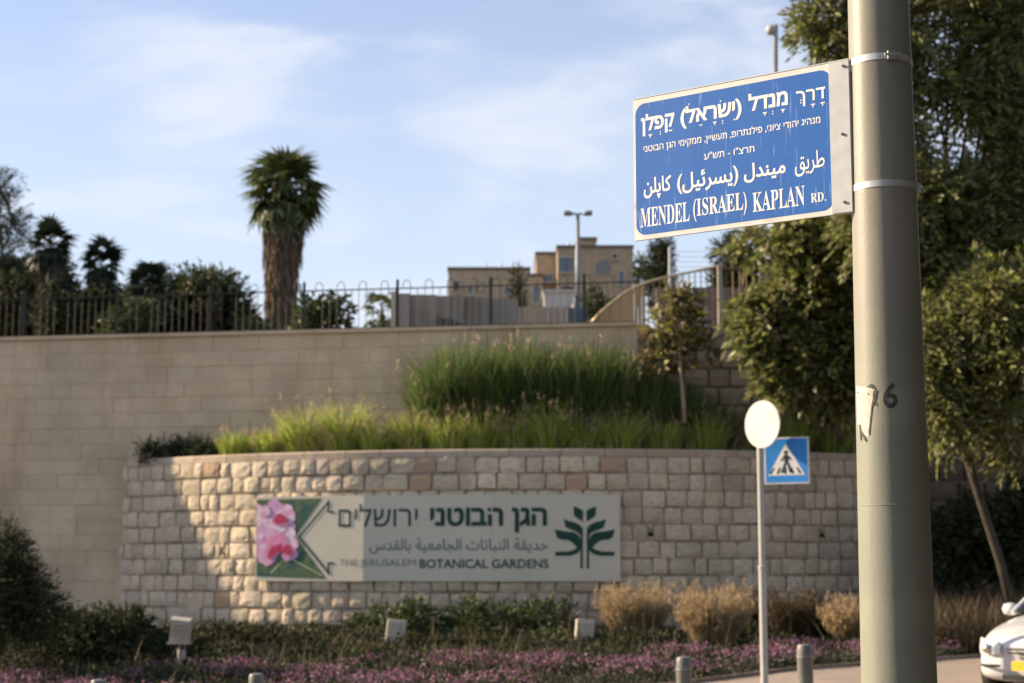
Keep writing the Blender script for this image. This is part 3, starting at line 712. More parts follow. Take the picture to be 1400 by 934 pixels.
def street_sign():
    Yr, Yl = PY - .02, (PY - .02) / .917
    A = at(865.5, 138.5, Yl); Bq = at(1159.5, 79.5, Yr); A2 = at(865.5, 329.5, Yl); B2 = at(1159.5, 290, Yr)
    U = Vector((Bq.x - A.x, Bq.y - A.y, 0)); W = U.length; U.normalize(); Nf = Vector((U.y, -U.x, 0))    # faces the camera
    zt = (A.z + Bq.z) / 2; zb = (A2.z + B2.z) / 2
    org = Vector((A.x, A.y, 0))
    t = thing('street_name_sign', 'blue trilingual street name plate strapped to the thick grey pole', 'street sign', (Bq.x, Bq.y, zb))
    def S(u, z, off=0.0): q = org + U * u + Nf * off; return Vector((q.x, q.y, z))
    def pix(px, py): P = ray_plane(px, py, org, Nf); return (P - org).dot(U), P.z
    PW = mat('sign_white', (.70, .69, .65), (.62, .61, .57), scale=18, rough=.4, c3=(.42, .38, .31), c3lo=.68, c3hi=.78, c3scale=9)
    BL = mat('sign_blue', (.014, .105, .40), (.018, .12, .43), scale=5, rough=.38, spec=.4, c3=(.16, .28, .56), c3lo=.63, c3hi=.75, c3scale=26, stretch=(3, 3, .25))
    LW = mat('sign_letter_white', (.82, .82, .80), (.70, .72, .74), scale=40, rough=.45)
    b = MB(); b.slab([S(0, zb), S(W + .004, zb), S(W + .004, zt), S(0, zt)], -Nf * .012); obj('plate', b, PW, t)
    # folded edge lips
    b = MB(); b.slab([S(.0, zt + .0005, .002), S(W, zt + .0005, .002), S(W, zt + .003, .002), S(0, zt + .003, .002)], -Nf * .02); obj('edge_lip', b, PW, t)
    # bracket strip beside the pole
    u1 = W - .075; b = MB(); b.slab([S(u1, zb + .002, .004), S(W + .002, zb + .002, .004), S(W + .002, zt - .002, .004), S(u1, zt - .002, .004)], -Nf * .003); br = obj('bracket', b, mat('bracket_grey', (.50, .51, .50), (.42, .43, .43), scale=16, rough=.45, metal=.2), t)
    for px, py in ((1154, 91), (1153, 184), (1156, 277)):
        u, z = pix(px, py); b = MB(); c = S(u, z, .006); b.tube([c, c + Nf * .003], .0055, 6); obj('bolt', b, mat('dark_bolt', (.05, .045, .04), rough=.6, metal=.5), br)
    for z in (zt - .03, zb + .04):                     # arms to the straps
        b = MB(); c = S(W + .012, z, -.01); b.box(c, (.05, .012, .03), math.atan2(U.y, U.x)); obj('clamp', b, STEEL, t)
    # blue field with round corners
    cs = [pix(869.5, 143.5), pix(1137.5, 93.5), pix(1137.5, 286.5), pix(869.5, 323)]
    ul = (cs[0][0] + cs[3][0]) / 2; ur = (cs[1][0] + cs[2][0]) / 2; vt = (cs[0][1] + cs[1][1]) / 2; vb = (cs[2][1] + cs[3][1]) / 2; rad = .042; pts = []
    for (cx, cz, a0) in ((ur - rad, vt - rad, 0), (ul + rad, vt - rad, 90), (ul + rad, vb + rad, 180), (ur - rad, vb + rad, 270)):
        for k in range(9): a = R(a0 + k * 90 / 8); pts.append((cx + rad * math.cos(a), cz + rad * math.sin(a)))
    b = MB(); b.poly([S(u, z, .0008) for u, z in pts]); obj('blue_field', b, BL, t)
    H = vt - vb
    def X(cx_crop): return pix(850 + cx_crop / 3.182, 200)[0]
    def V(v): return vt - v * H
    def word(s, x0, x1, v0, v1, off=0.0, ref=None, res=4, space=1.0):
        b = MB(); fit_text(b, s, (X(x0), X(x1), V(v1), V(v0)), lambda u, v: S(u, v, .0016), off, res, space, ref); obj('lettering', b, LW, t)
    word(rtl('קפלן'), 86, 232, .112, .215, .034, ref='ה'); word(rtl('(ישראל)'), 258, 526, .110, .213, .034, ref='ה'); word(rtl('מנדל'), 556, 728, .103, .205, .034, ref='ה'); word(rtl('דרך'), 765, 893, .122, .205, .016, ref='ה')
    # vowel points under and over the letters
    b = MB()
    def dot(x, v, r=.0038): c = (X(x), V(v)); b.poly([S(c[0] + r * math.cos(a), c[1] + r * math.sin(a), .0017) for a in [2 * math.pi * k / 8 for k in range(8)]])
    def bar(x, v, w=.016, h=.0045): c = (X(x), V(v)); b.poly([S(c[0] + a * w / 2, c[1] + d * h / 2, .0017) for a, d in ((-1, -1), (1, -1), (1, 1), (-1, 1))])
    def qamats(x, v): bar(x, v); c = (X(x), V(v) - .005); b.poly([S(c[0] + a * .0022, c[1] + d, .0017) for a, d in ((-1, -.006), (1, -.006), (1, .0025), (-1, .0025))])
    def segol(x, v): dot(x - 5, v, .003); dot(x + 5, v, .003); dot(x, v + .016, .003)
    def shva(x, v): dot(x, v, .003); dot(x, v + .018, .003)
    bar(214, .243); shva(170, .24); qamats(126, .25); dot(493, .245, .0035); shva(442, .24); qamats(408, .24); dot(343, .243, .003); dot(351, .243, .003)
    dot(434, .09, .0035); qamats(706, .235); shva(661, .235); qamats(627, .235); qamats(880, .235); qamats(838, .235); shva(785, .19)
    dot(296, .07, .003); dot(177, .165, .003)
    obj('vowel_points', b, LW, t, kind='stuff')
    word(rtl('מנהיג יהודי ציוני, פילנתרופ, תעשיין, ממקימי הגן הבוטני'), 96, 868, .330, .374, .014, ref='ה')
    word(rtl('תרצ"ו - תש"ע'), 358, 578, .462, .506, .012, ref='ה')
    word(arabic('طريق'), 752, 882, .565, .735, .008); word(arabic('ميندل'), 530, 712, .585, .725, .024); word(arabic('(يسرئيل)'), 240, 506, .575, .735, .02); word(arabic('كاپلن'), 95, 214, .575, .74, .022)
    word(mbold('MENDEL'), 80, 292, .800, .945, .004); word(mbold('(ISRAEL)'), 308, 540, .785, .955, .004); word(mbold('KAPLAN'), 566, 792, .800, .945, .004); word(mbold('RD'), 818, 874, .868, .932, .004); word('.', 879, 886, .922, .933, .02)
    # run marks where rain has washed the film
    b = MB()
    for x, v0, v1, w in ((897, .24, .42, .0014), (606, .40, .50, .0012), (626, .62, .75, .0012), (770, .78, .92, .0009), (432, .3, .4, .0008), (700, .62, .7, .0008)):
        b.poly([S(X(x), V(v0), .0013), S(X(x) + w, V(v0), .0013), S(X(x) + w * .6, V(v1), .0013), S(X(x), V(v1), .0013)])
    obj('run_mark', b, mat('pale_run_mark', (.35, .45, .66), rough=.6), t, kind='stuff')
street_sign()

# ------------------------------------------------------------------ hooped iron fence on the tall wall
def hoop_fence():
    a = Vector((-15.0, wall_y(-15.0))); L = (2.40 - a.x) / WD.x; back = -WN * .38
    def P(s, z): q = a + WD * s + back; return Vector((q.x, q.y, z))
    zb = WZ + .07; zr = at(543, 393, P(L - 4, 0).y).z; zl = zb + .07
    c = P(L / 2, zb); t = thing('iron_fence', 'dark iron fence with hooped tops along the smooth beige wall', 'fence', c)
    bar_h = zr - zl; per = .153
    bm = MB(); bm.tube([(0, 0, 0), (0, 0, bar_h)], .0075, 5); bar = mesh_from('bar', bm.v, bm.f, IRON)
    hm = MB(); r = per / 2; hm.tube([(-r, 0, 0), (-r, 0, .08)] + [(-r * math.cos(q), 0, .08 + r * 1.15 * math.sin(q)) for q in np.linspace(.25, math.pi - .25, 7)] + [(r, 0, .08), (r, 0, 0)], .008, 5); hoop = mesh_from('hoop', hm.v, hm.f, IRON)
    n = int(L / per)
    for k in range(n):
        s = k * per + .05; p = P(s, zl)
        if abs((s % 1.84) - 0) > .04: inst('bar', bar, t, p)
        if k % 3 == 0: q = P(s + per / 2, zr); inst('hoop', hoop, t, q, (0, 0, WANG))
    k = 0; px_posts = [543 + 128 * i for i in range(-5, 3)]
    for px in px_posts:
        # where the ray at this pixel column meets the fence line
        d = ray(px, 450); A = a + back; s = -(A.x * d.y - A.y * d.x) / (WD.x * d.y - WD.y * d.x)
        if s < 0 or s > L + .05: continue
        b = MB(); p = P(s, zb); b.box((p.x, p.y, (zb + zr + .17) / 2), (.05, .05, zr + .17 - zb), WANG); b.box((p.x, p.y, zr + .175), (.03, .03, .03), WANG); obj('post', b, IRON, t)
    for z in (zl, zr):
        b = MB(); c = P(L / 2, z); b.box(c, (L, .035, .022), WANG); obj('rail', b, IRON, t)
hoop_fence()

RUST = mat('brown_painted_iron', (.22, .145, .085), (.17, .11, .065), scale=8, rough=.6)
OCHRE = mat('ochre_painted_slats', (.42, .29, .15), (.34, .23, .12), scale=4, rough=.6, obr=.15)
def ramp_fence():
    Y = 36.5
    prof = [(806, 444), (820, 428), (836, 414), (852, 402), (870, 392), (888, 385), (910, 379), (940, 373), (972, 366), (990, 363)]
    p0 = at(810, 447, Y); t = thing('ramp_railing', 'ochre slatted railing that curves up a ramp behind the iron fence', 'railing', p0)
    pts = [at(x, y, Y + (x - 806) * .004) for x, y in prof]
    b = MB(); b.tube(pts, .028, 8); obj('handrail', b, mat('brass_lit_rail', (.58, .44, .26), rough=.4, metal=.3), t, smooth=True)
    bm = MB(); bm.box((0, 0, -.5), (.075, .02, 1.0)); sl_ = mesh_from('slat', bm.v, bm.f, OCHRE)
    zbot = at(900, 450, Y).z - .15
    for x in np.arange(812, 884, 5.2):
        k = max(i for i in range(len(prof)) if prof[i][0] <= x); k = min(k, len(prof) - 2); f = (x - prof[k][0]) / (prof[k + 1][0] - prof[k][0]); p = pts[k].lerp(pts[k + 1], f)
        inst('slat', sl_, t, p, (0, 0, 0), (1.0, 1, p.z - zbot))
    bm = MB(); bm.box((0, 0, -.5), (.03, .02, 1.0)); th = mesh_from('bar', bm.v, bm.f, RUST)
    for x in np.arange(886, 990, 8):
        k = max(i for i in range(len(prof)) if prof[i][0] <= x); k = min(k, len(prof) - 2); f = (x - prof[k][0]) / (prof[k + 1][0] - prof[k][0]); p = pts[k].lerp(pts[k + 1], f)
        inst('bar', th, t, p, (0, 0, 0), (.8, 1, p.z - zbot))
    t2 = thing('iron_fence', 'brown iron fence with plain bars over the rough block wall beside the leafy shrub', 'fence', (6, 33.3, WZ))
    ztop = at(1040, 364, 33.3).z
    bm = MB(); bm.tube([(0, 0, 0), (0, 0, ztop - WZ)], .011, 5); br = mesh_from('bar', bm.v, bm.f, RUST)
    for x in np.arange(4.3, 13, .135): inst('bar', br, t2, (x, 33.3, WZ))
    for z in (WZ + .08, ztop - .05): b = MB(); b.box((8.6, 33.3, z), (8.8, .03, .03)); obj('rail', b, RUST, t2)
    for px in (985, 1120, 1240, 1340): b = MB(); p = at(px, 430, 33.3); b.box((p.x, 33.3, (WZ + ztop) / 2), (.09, .09, ztop - WZ + .04)); obj('post', b, mat('pale_post', (.45, .38, .30), rough=.6), t2)
    # tall net fence of the court
    t3 = thing('court_fence', 'thin wire court fence with grey posts beside the dark cypress', 'fence', at(950, 380, 44))
    for px in (916, 1010, 1100): b = MB(); b.tube([at(px, 440, 44), at(px, 338, 44)], .04, 8); obj('post', b, STEEL, t3)
    for i in range(9): b = MB(); b.tube([at(916, 344 + i * 7, 44), at(1100, 344 + i * 7, 44)], .0055, 4, False); obj('wire', b, STEEL, t3)
    # brown slab wall behind
    t4 = thing('slab_wall', 'low brownish slab wall behind the thin court fence', 'wall', at(950, 440, 41))
    for i in range(9):
        x0 = at(896 + i * 17, 400, 41).x; x1 = at(896 + (i + 1) * 17, 400, 41).x; z1 = at(950, 394, 41).z; b = MB(); b.box(((x0 + x1) / 2, 41, z1 - .7), (x1 - x0 - .02, .12 + .02 * (i % 2), 1.4)); obj('slab', b, mat('brown_slab', (.26, .20, .15), (.21, .16, .12), scale=3, obr=.1), t4)
ramp_fence()

def panel_wall():
    t = thing('concrete_wall', 'stained grey concrete panel wall behind the iron fence', 'wall', at(620, 457, 37))
    m = CONC; n = 9; x = [541 + (708 - 541) * i / n for i in range(n + 1)]
    for i in range(n):
        Y = 37 + i * .12; a = at(x[i], 402, Y); b_ = at(x[i + 1], 404, Y); z1 = a.z - i * .014; b = MB(); b.box(((a.x + b_.x) / 2, Y + .06 * (i % 2), z1 - .6), (b_.x - a.x + .02, .16, 1.2)); obj('panel', b, m, t)
    a = at(538, 430, 36.9); b = MB(); b.box((a.x, 37.1, a.z), (.12, .5, 1.0)); obj('end_pier', b, mat('pale_concrete', (.50, .44, .36), rough=.8), t)  # wall end made paler, its sunlight put into the concrete colour
    # dark stacked boards leaning at its foot
    t2 = thing('stacked_boards', 'dark boards leaning at the foot of the stained concrete wall', 'boards', at(615, 455, 36.6)); r = random.Random(2)
    for i, px in enumerate(range(600, 655, 6)):
        h = max(8, 24 - i * 2 + r.uniform(-2, 2)); a = at(px, 456, 36.6); q = at(px, 456 - h, 36.6); b = MB(); b.box((a.x, 36.6 + r.uniform(-.05, .05), (a.z + q.z) / 2), (.075, .05, q.z - a.z), 0, R(-6)); obj('board', b, mat('dark_board', (.06, .055, .06), (.04, .04, .045), scale=6), t2)
    t3 = thing('garden_wall', 'low pale plank-faced wall below the white block behind the fence', 'wall', at(740, 450, 40))
    for i in range(11):
        x0 = at(704 + i * 9, 430, 40).x; x1 = at(704 + (i + 1) * 9, 430, 40).x; z1 = at(740, 420, 40).z; b = MB(); b.box(((x0 + x1) / 2, 40 + .02 * (i % 2), z1 - .5), (x1 - x0 - .02, .08, 1.0)); obj('plank', b, mat('pale_plank', (.40, .33, .26), (.33, .27, .21), scale=4, obr=.12), t3)
    t4 = thing('utility_block', 'small white plastered utility block in front of the far stone house', 'block', at(768, 440, 48))
    a = at(744, 400, 48); c = at(793, 400, 48); b = MB(); b.box(((a.x + c.x) / 2, 48.5, a.z - .9), (c.x - a.x, 1.0, 1.8)); obj('block_body', b, mat('white_plaster', (.55, .52, .49), (.48, .45, .42), scale=2), t4)
    b = MB(); b.box(((a.x + c.x) / 2, 48.5, a.z + .04), (c.x - a.x + .1, 1.1, .08)); obj('cap', b, mat('white_plaster', (.55, .52, .49)), t4)
    t5 = thing('equipment_cabinet', 'blue-grey metal cabinet with narrow raised hood behind the fence', 'cabinet', at(788, 447, 38)); M_ = mat('blue_grey_metal', (.10, .13, .17), (.07, .09, .12), scale=4, rough=.5)
    a = at(776, 423, 38); c = at(803, 423, 38); w = c.x - a.x; b = MB(); b.box(((a.x + c.x) / 2, 38.2, a.z - .2), (w, .4, .48)); obj('cabinet_body', b, M_, t5)
    for s in (-1, 1): b = MB(); b.box(((a.x + c.x) / 2 + s * w * .235, 37.99, a.z - .2), (w * .44, .02, .42)); obj('door', b, M_, t5)
    b = MB(); b.lathe(((a.x + c.x) / 2 - .02, 38.2, a.z + .04), [(.11, 0), (.10, .1), (.06, .16), (.055, .26), (.08, .27), (.08, .30), (.02, .32)], 14); obj('hood', b, M_, t5)
panel_wall()

# ------------------------------------------------------------------ far stone houses
HOUSE = mat('golden_stone_cladding', (.43, .335, .235), (.34, .27, .19), scale=2.2, bump=.4, bscale=8, c3=(.46, .32, .205), c3lo=.5, c3hi=.7, c3scale=.6)
HOUSE2 = mat('grey_gold_stone_cladding', (.41, .31, .205), (.31, .245, .17), scale=2.2, bump=.4, bscale=8, c3=(.42, .28, .17), c3lo=.55, c3hi=.7, c3scale=.5)
DKCAP = mat('dark_parapet', (.15, .12, .10), rough=.8); GLZ = mat('blue_grey_glass', (.06, .09, .12), (.08, .12, .16), scale=3, rough=.12, spec=.8); LINT = mat('pale_window_frame', (.45, .39, .32), rough=.7)
def house_box(t, x0, x1, ytop, Y, depth, m, name='wall', ybot=470, cap=True):
    a = at(x0, ytop, Y); c = at(x1, ytop, Y); zb = at(x0, ybot, Y).z; cx = (a.x + c.x) / 2
    b = MB(); b.box((cx, Y + depth / 2, (a.z + zb) / 2), (c.x - a.x, depth, a.z - zb)); obj(name, b, m, t)
    if cap: b = MB(); b.box((cx, Y + depth / 2, a.z + .07), (c.x - a.x + .12, depth + .12, .16)); obj('parapet', b, DKCAP, t)
def house_window(t, x0, x1, y0, y1, Y, frame=True, m=GLZ):
    a = at(x0, y0, Y); c = at(x1, y1, Y); cx = (a.x + c.x) / 2; cz = (a.z + c.z) / 2; w = c.x - a.x; h = a.z - c.z
    b = MB()
    for s in (-1, 1): b.box((cx + s * (w / 2 + .05), Y - .03, cz), (.1, .16, h + .2)); b.box((cx, Y - .032, cz + s * (h / 2 + .05)), (w, .16, .1))
    o = obj('window', b, LINT, t, kind=None); b = MB(); b.box((cx, Y + .0, cz), (w, .04, h)); obj('pane', b, m, o)
    if w > .6: b = MB(); b.box((cx, Y - .04, cz), (.05, .05, h)); obj('mullion', b, DKCAP, o)
t = thing('stone_house', 'long low far house of golden stone with flat dark parapet', 'house', at(672, 440, 92))
house_box(t, 613, 724, 369, 92, 9, HOUSE); house_window(t, 620, 628, 385, 398, 92, m=DKCAP); house_window(t, 657, 664, 386, 396, 92, m=LINT); house_window(t, 690, 698, 394, 404, 92); house_window(t, 640, 646, 394, 402, 92)
for px in (664, 685, 700): b = MB(); b.tube([at(px, 367, 94), at(px, 360, 94)], .05, 6); obj('roof_pipe', b, STEEL, t)
t = thing('stone_house', 'taller far house of golden stone with stair hut on its roof', 'house', at(800, 440, 90))
house_box(t, 762, 865, 339, 90, 10, HOUSE2); house_box(t, 733, 761.6, 348, 92, 7, HOUSE, 'side_wing'); house_box(t, 722, 742, 378, 91, 6, HOUSE, 'porch'); house_box(t, 789, 815, 328, 92.5, 4, HOUSE2, 'roof_hut', 339)
house_window(t, 764.5, 784, 353, 372, 90); house_window(t, 743, 756, 376, 386, 91.98, m=GLZ); house_window(t, 837, 843, 348, 353.5, 90, m=DKCAP); house_window(t, 846, 853, 372, 390, 90); house_window(t, 768, 784, 392, 402, 90, m=DKCAP); house_window(t, 818, 825, 394, 412, 90, m=DKCAP); house_window(t, 729, 738, 392, 415, 90.98)
b = MB(); c = at(825, 366, 90); pts = [c + Vector((.42 * math.cos(a), -.03, .42 * math.sin(a))) for a in np.linspace(0, 2 * math.pi, 17)[:-1]]; b.slab(pts, (0, .1, 0)); obj('round_window', b, mat('dusky_pane', (.20, .20, .19), rough=.3), t)
for px in (777, 801): b = MB(); b.tube([at(px, 340, 93), at(px, 331, 93)], .06, 6); obj('roof_pipe', b, STEEL, t)

# ------------------------------------------------------------------ street lamps above the wall
def lamp_double():
    Y = 47; p = at(790, 450, Y); t = thing('street_lamp', 'double-headed street lamp standing in front of the far houses', 'street lamp', p); top = at(790, 293, Y)
    m = mat('lamp_grey', (.24, .25, .26), rough=.5, metal=.3)
    b = MB(); b.tube([p, top], [.085, .05], 10); obj('pole', b, m, t, smooth=True)
    for s in (-1, 1):
        e = at(790 + s * 9, 292, Y); b = MB(); b.tube([top, e], .03, 6); o = obj('arm', b, m, t)
        h0 = at(790 + s * 7, 292.5, Y); h1 = at(790 + s * 20, 291, Y); b = MB(); d = (h1 - h0)
        b.tube([h0, h0 + d * .2, h0 + d * .6, h0 + d * .95, h1], [.04, .07, .085, .07, .03], 10); obj('lamp_head', b, m, t, smooth=True)
lamp_double()
def lamp_single():
    Y = 38; p = at(1058, 432, Y); top = at(1060.5, 34, Y); t = thing('street_lamp', 'tall single-headed lamp post rising behind the blue street name sign', 'street lamp', p)
    m = mat('lamp_pale_grey', (.42, .41, .38), rough=.5); m2 = mat('lamp_grey', (.24, .25, .26))
    mid = p.lerp(top, .45); b = MB(); b.tube([p, mid], [.105, .085], 12); obj('lower_pole', b, m, t, smooth=True); b = MB(); b.tube([mid, top], [.07, .055], 12); obj('upper_pole', b, m2, t, smooth=True)
    h = at(1054, 41, Y); b = MB(); b.lathe((h.x, h.y, h.z), [(.03, -.12), (.10, -.10), (.12, 0), (.09, .09), (.02, .12)], 14); obj('lamp_head', b, m, t, smooth=True)
    b = MB(); b.tube([at(1060.5, 38, Y), at(1055, 38, Y)], .025, 6); obj('arm', b, m2, t)
lamp_single()

# ------------------------------------------------------------------ crossing sign post, bollards, floodlights
def crossing_post():
    Y = 21.0; p = at(1042, 900, Y); z0 = base(p.x) + .12; X_ = at(1041, 720, Y).x
    t = thing('sign_post', 'slim grey sign post with pale disc and blue crossing sign', 'sign post', (X_, Y, z0))
    top = at(1041, 553, Y); b = MB(); b.lathe((X_, Y, z0), [(.06, 0), (.06, .02), (.046, .03), (.046, at(1041, 778, Y).z - z0)], 20); o = obj('lower_tube', b, POST, t); smooth_by_angle(o)
    b = MB(); zz = at(1041, 778, Y).z; b.lathe((X_, Y, zz), [(.046, 0), (.052, .01), (.052, .03), (.038, .045), (.038, top.z - zz)], 20); o = obj('upper_tube', b, POST, t); smooth_by_angle(o)
    # round plate facing left
    c = at(1040.5, 581, Y) + Vector((0, -.09, 0)); az = R(-52); n = Vector((math.sin(az), -math.cos(az), 0)); u = Vector((n.y, -n.x, 0)) * -1; r = .295
    circ = lambda rr, off: [c + n * off + u * (rr * math.cos(a)) + Vector((0, 0, rr * math.sin(a))) for a in [2 * math.pi * k / 40 for k in range(40)]]
    t2 = thing('round_road_sign', 'round pale blank-looking road sign turned sideways at the top of the slim post', 'road sign', c)
    b = MB(); b.slab(circ(r, 0), n * -.012); obj('plate', b, STEEL, t2)
    b = MB(); b.poly(circ(r - .008, .003)); obj('sign_face', b, mat('pale_sign_face', (.60, .58, .52), rough=.45), t2)
    b = MB(); b.box(c + Vector((0, .06, 0)), (.05, .06, .04)); obj('clamp', b, STEEL, t2)
    # blue square sign
    c = at(1075.5, 629.5, Y) + Vector((0, .02, 0)); az = R(-27); n = Vector((math.sin(az), -math.cos(az), 0)); u = Vector((-n.y, n.x, 0)); s = .29
    def S(a, z, off=0): q = c + u * a + n * off; return Vector((q.x, q.y, c.z + z))
    t3 = thing('crossing_sign', 'square blue pedestrian crossing sign on the slim post', 'road sign', (c.x, c.y, c.z - s))
    BLU = mat('road_sign_blue', (.03, .22, .62), (.035, .25, .66), scale=8, rough=.4); WH = mat('road_sign_white', (.78, .78, .76), rough=.4); BK = mat('road_sign_black', (.03, .03, .03), rough=.5)
    b = MB(); b.slab([S(-s, -s), S(s, -s), S(s, s), S(-s, s)], n * -.012); obj('plate', b, WH, t3)
    q = s - .018; b = MB(); b.poly([S(-q, -q, .003), S(q, -q, .003), S(q, q, .003), S(-q, q, .003)]); obj('blue_field', b, BLU, t3)
    b = MB(); b.poly([S(-.24, -.185, .006), S(.24, -.185, .006), S(.0, .215, .006)]); obj('white_triangle', b, WH, t3)
    b = MB(); o_ = .009
    b.poly([S(.026 * math.cos(a) - .004, .1 + .026 * math.sin(a), o_) for a in [2 * math.pi * k / 12 for k in range(12)]])
    b.poly([S(-.028, .07, o_), S(-.022, -.02, o_), S(.028, -.02, o_), S(.026, .068, o_)]); b.poly([S(-.022, -.022, o_), S(-.075, -.15, o_), S(-.045, -.155, o_), S(.005, -.022, o_)]); b.poly([S(.004, -.022, o_ + .001), S(.04, -.155, o_ + .001), S(.07, -.15, o_ + .001), S(.028, -.022, o_ + .001)])
    b.poly([S(-.028, .068, o_ + .001), S(-.075, .0, o_ + .001), S(-.058, -.008, o_ + .001), S(-.02, .045, o_ + .001)]); b.poly([S(.026, .066, o_ + .001), S(.02, .04, o_ + .001), S(.058, .0, o_ + .001), S(.07, .012, o_ + .001)])
    obj('walking_figure', b, BK, t3)
    for k in range(5):
        x = -.17 + k * .085 - .018; b = MB(); b.poly([S(x - .012 + (x * .15), -.165, o_ - .0015), S(x + .022 + (x * .15), -.165, o_ - .0015), S(x + .016 - x * .12, -.09, o_ - .0015), S(x - .006 - x * .12, -.09, o_ - .0015)]); obj('crossing_stripe', b, BK, t3)
    b = MB(); b.box((c.x - .12, c.y + .115, c.z + .1), (.2, .04, .04), R(-27)); obj('bracket', b, STEEL, t3)
crossing_post()
def bollards():
    Y = 18.0; lab = {1100: 'grey steel bollard just right of the slim sign post', 935: 'grey steel bollard left of the slim sign post, below the golden grass', 351: 'grey steel bollard with only its cap above the flowers, right of the left floodlight', 135: 'lowest grey bollard cap at the bottom left among purple flowers'}
    top = {1100: 880, 935: 897, 351: 920, 135: 928}; b = MB(); r = .083
    b.lathe((0, 0, 0), [(r + .02, 0), (r + .02, .015), (r, .02), (r, .655), (r + .003, .66), (r + .003, .675), (r - .002, .68), (r - .002, .75), (r - .012, .772), (.0, .785)], 28, False)
    me = mesh_from('tube', b.v, b.f, mat('bollard_paint', (.18, .18, .165), (.14, .14, .13), scale=7, rough=.45, bump=.1)); first = True
    for px in (1100, 935, 351, 135):
        p = at(px, top[px], Y); t = thing('bollard', lab[px], 'bollard', (p.x, Y, p.z - .785), 'bollards along the far kerb')
        o = inst('tube', me, t, (p.x, Y, p.z - .785))
        if first: smooth_by_angle(o); first = False
        rb = MB(); rb.lathe((p.x, Y, p.z - .14), [(r + .0015, 0), (r + .0015, .035)], 28, False); obj('reflective_band', rb, mat('worn_band', (.33, .33, .31), rough=.4), t, smooth=True)
bollards()
def floodlights():
    lab = {246: 'beige garden floodlight on a thin stake at the left of the bed', 541: 'beige garden floodlight below the middle of the name board', 800: 'beige garden floodlight beside the golden grass, right of the name board'}
    HB = mat('floodlight_beige', (.50, .45, .37), (.45, .40, .33), scale=6, rough=.6)
    for px, Y in ((246, 26.4), (541, 28.4), (800, 28.4)):
        c = at(px, 862, Y); z0 = bedz(c.x, Y); t = thing('garden_floodlight', lab[px], 'floodlight', (c.x, Y, z0), 'floodlights aimed at the name board')
        w, h = .29, .34
        b = MB(); M = Matrix.Translation(c) @ Matrix.Rotation(R(12 if px < 300 else -8), 4, 'X') @ Matrix.Rotation(R(6), 4, 'Y')
        vs = [M @ Vector(v) for v in [(-w / 2, -.05, -h / 2), (w / 2, -.05, -h / 2), (w / 2, -.05, h / 2), (-w / 2, -.05, h / 2), (-w / 2 - .02, .09, -h / 2 - .01), (w / 2 + .02, .09, -h / 2 - .01), (w / 2 + .02, .09, h / 2 + .02), (-w / 2 - .02, .09, h / 2 + .02)]]
        b.add(vs, [(0, 1, 2, 3), (5, 4, 7, 6), (4, 0, 3, 7), (1, 5, 6, 2), (3, 2, 6, 7), (4, 5, 1, 0)]); o = obj('lamp_housing', b, HB, t)
        for k in range(4): fb = MB(); fb.box(M @ Vector((0, -.062, -h / 2 + .07 + k * .066)), (w * .8, .02, .01)); obj('cooling_rib', fb, HB, o)
        b = MB(); b.box((c.x, Y - .02, c.z - h / 2 - .025), (w + .08, .16, .028)); obj('cradle', b, mat('floodlight_cradle', (.42, .38, .32), rough=.6), t)
        b = MB(); b.tube([(c.x, Y, z0 - .1), (c.x, Y, c.z - h / 2 - .03)], .026, 8); obj('stake', b, mat('stake_grey', (.40, .39, .37), rough=.6), t, smooth=True)
        b = MB(); b.box((c.x + .06, Y, c.z - h / 2 - .2), (.07, .06, .13)); obj('junction_box', b, mat('stake_grey', (.40, .39, .37)), t)
floodlights()

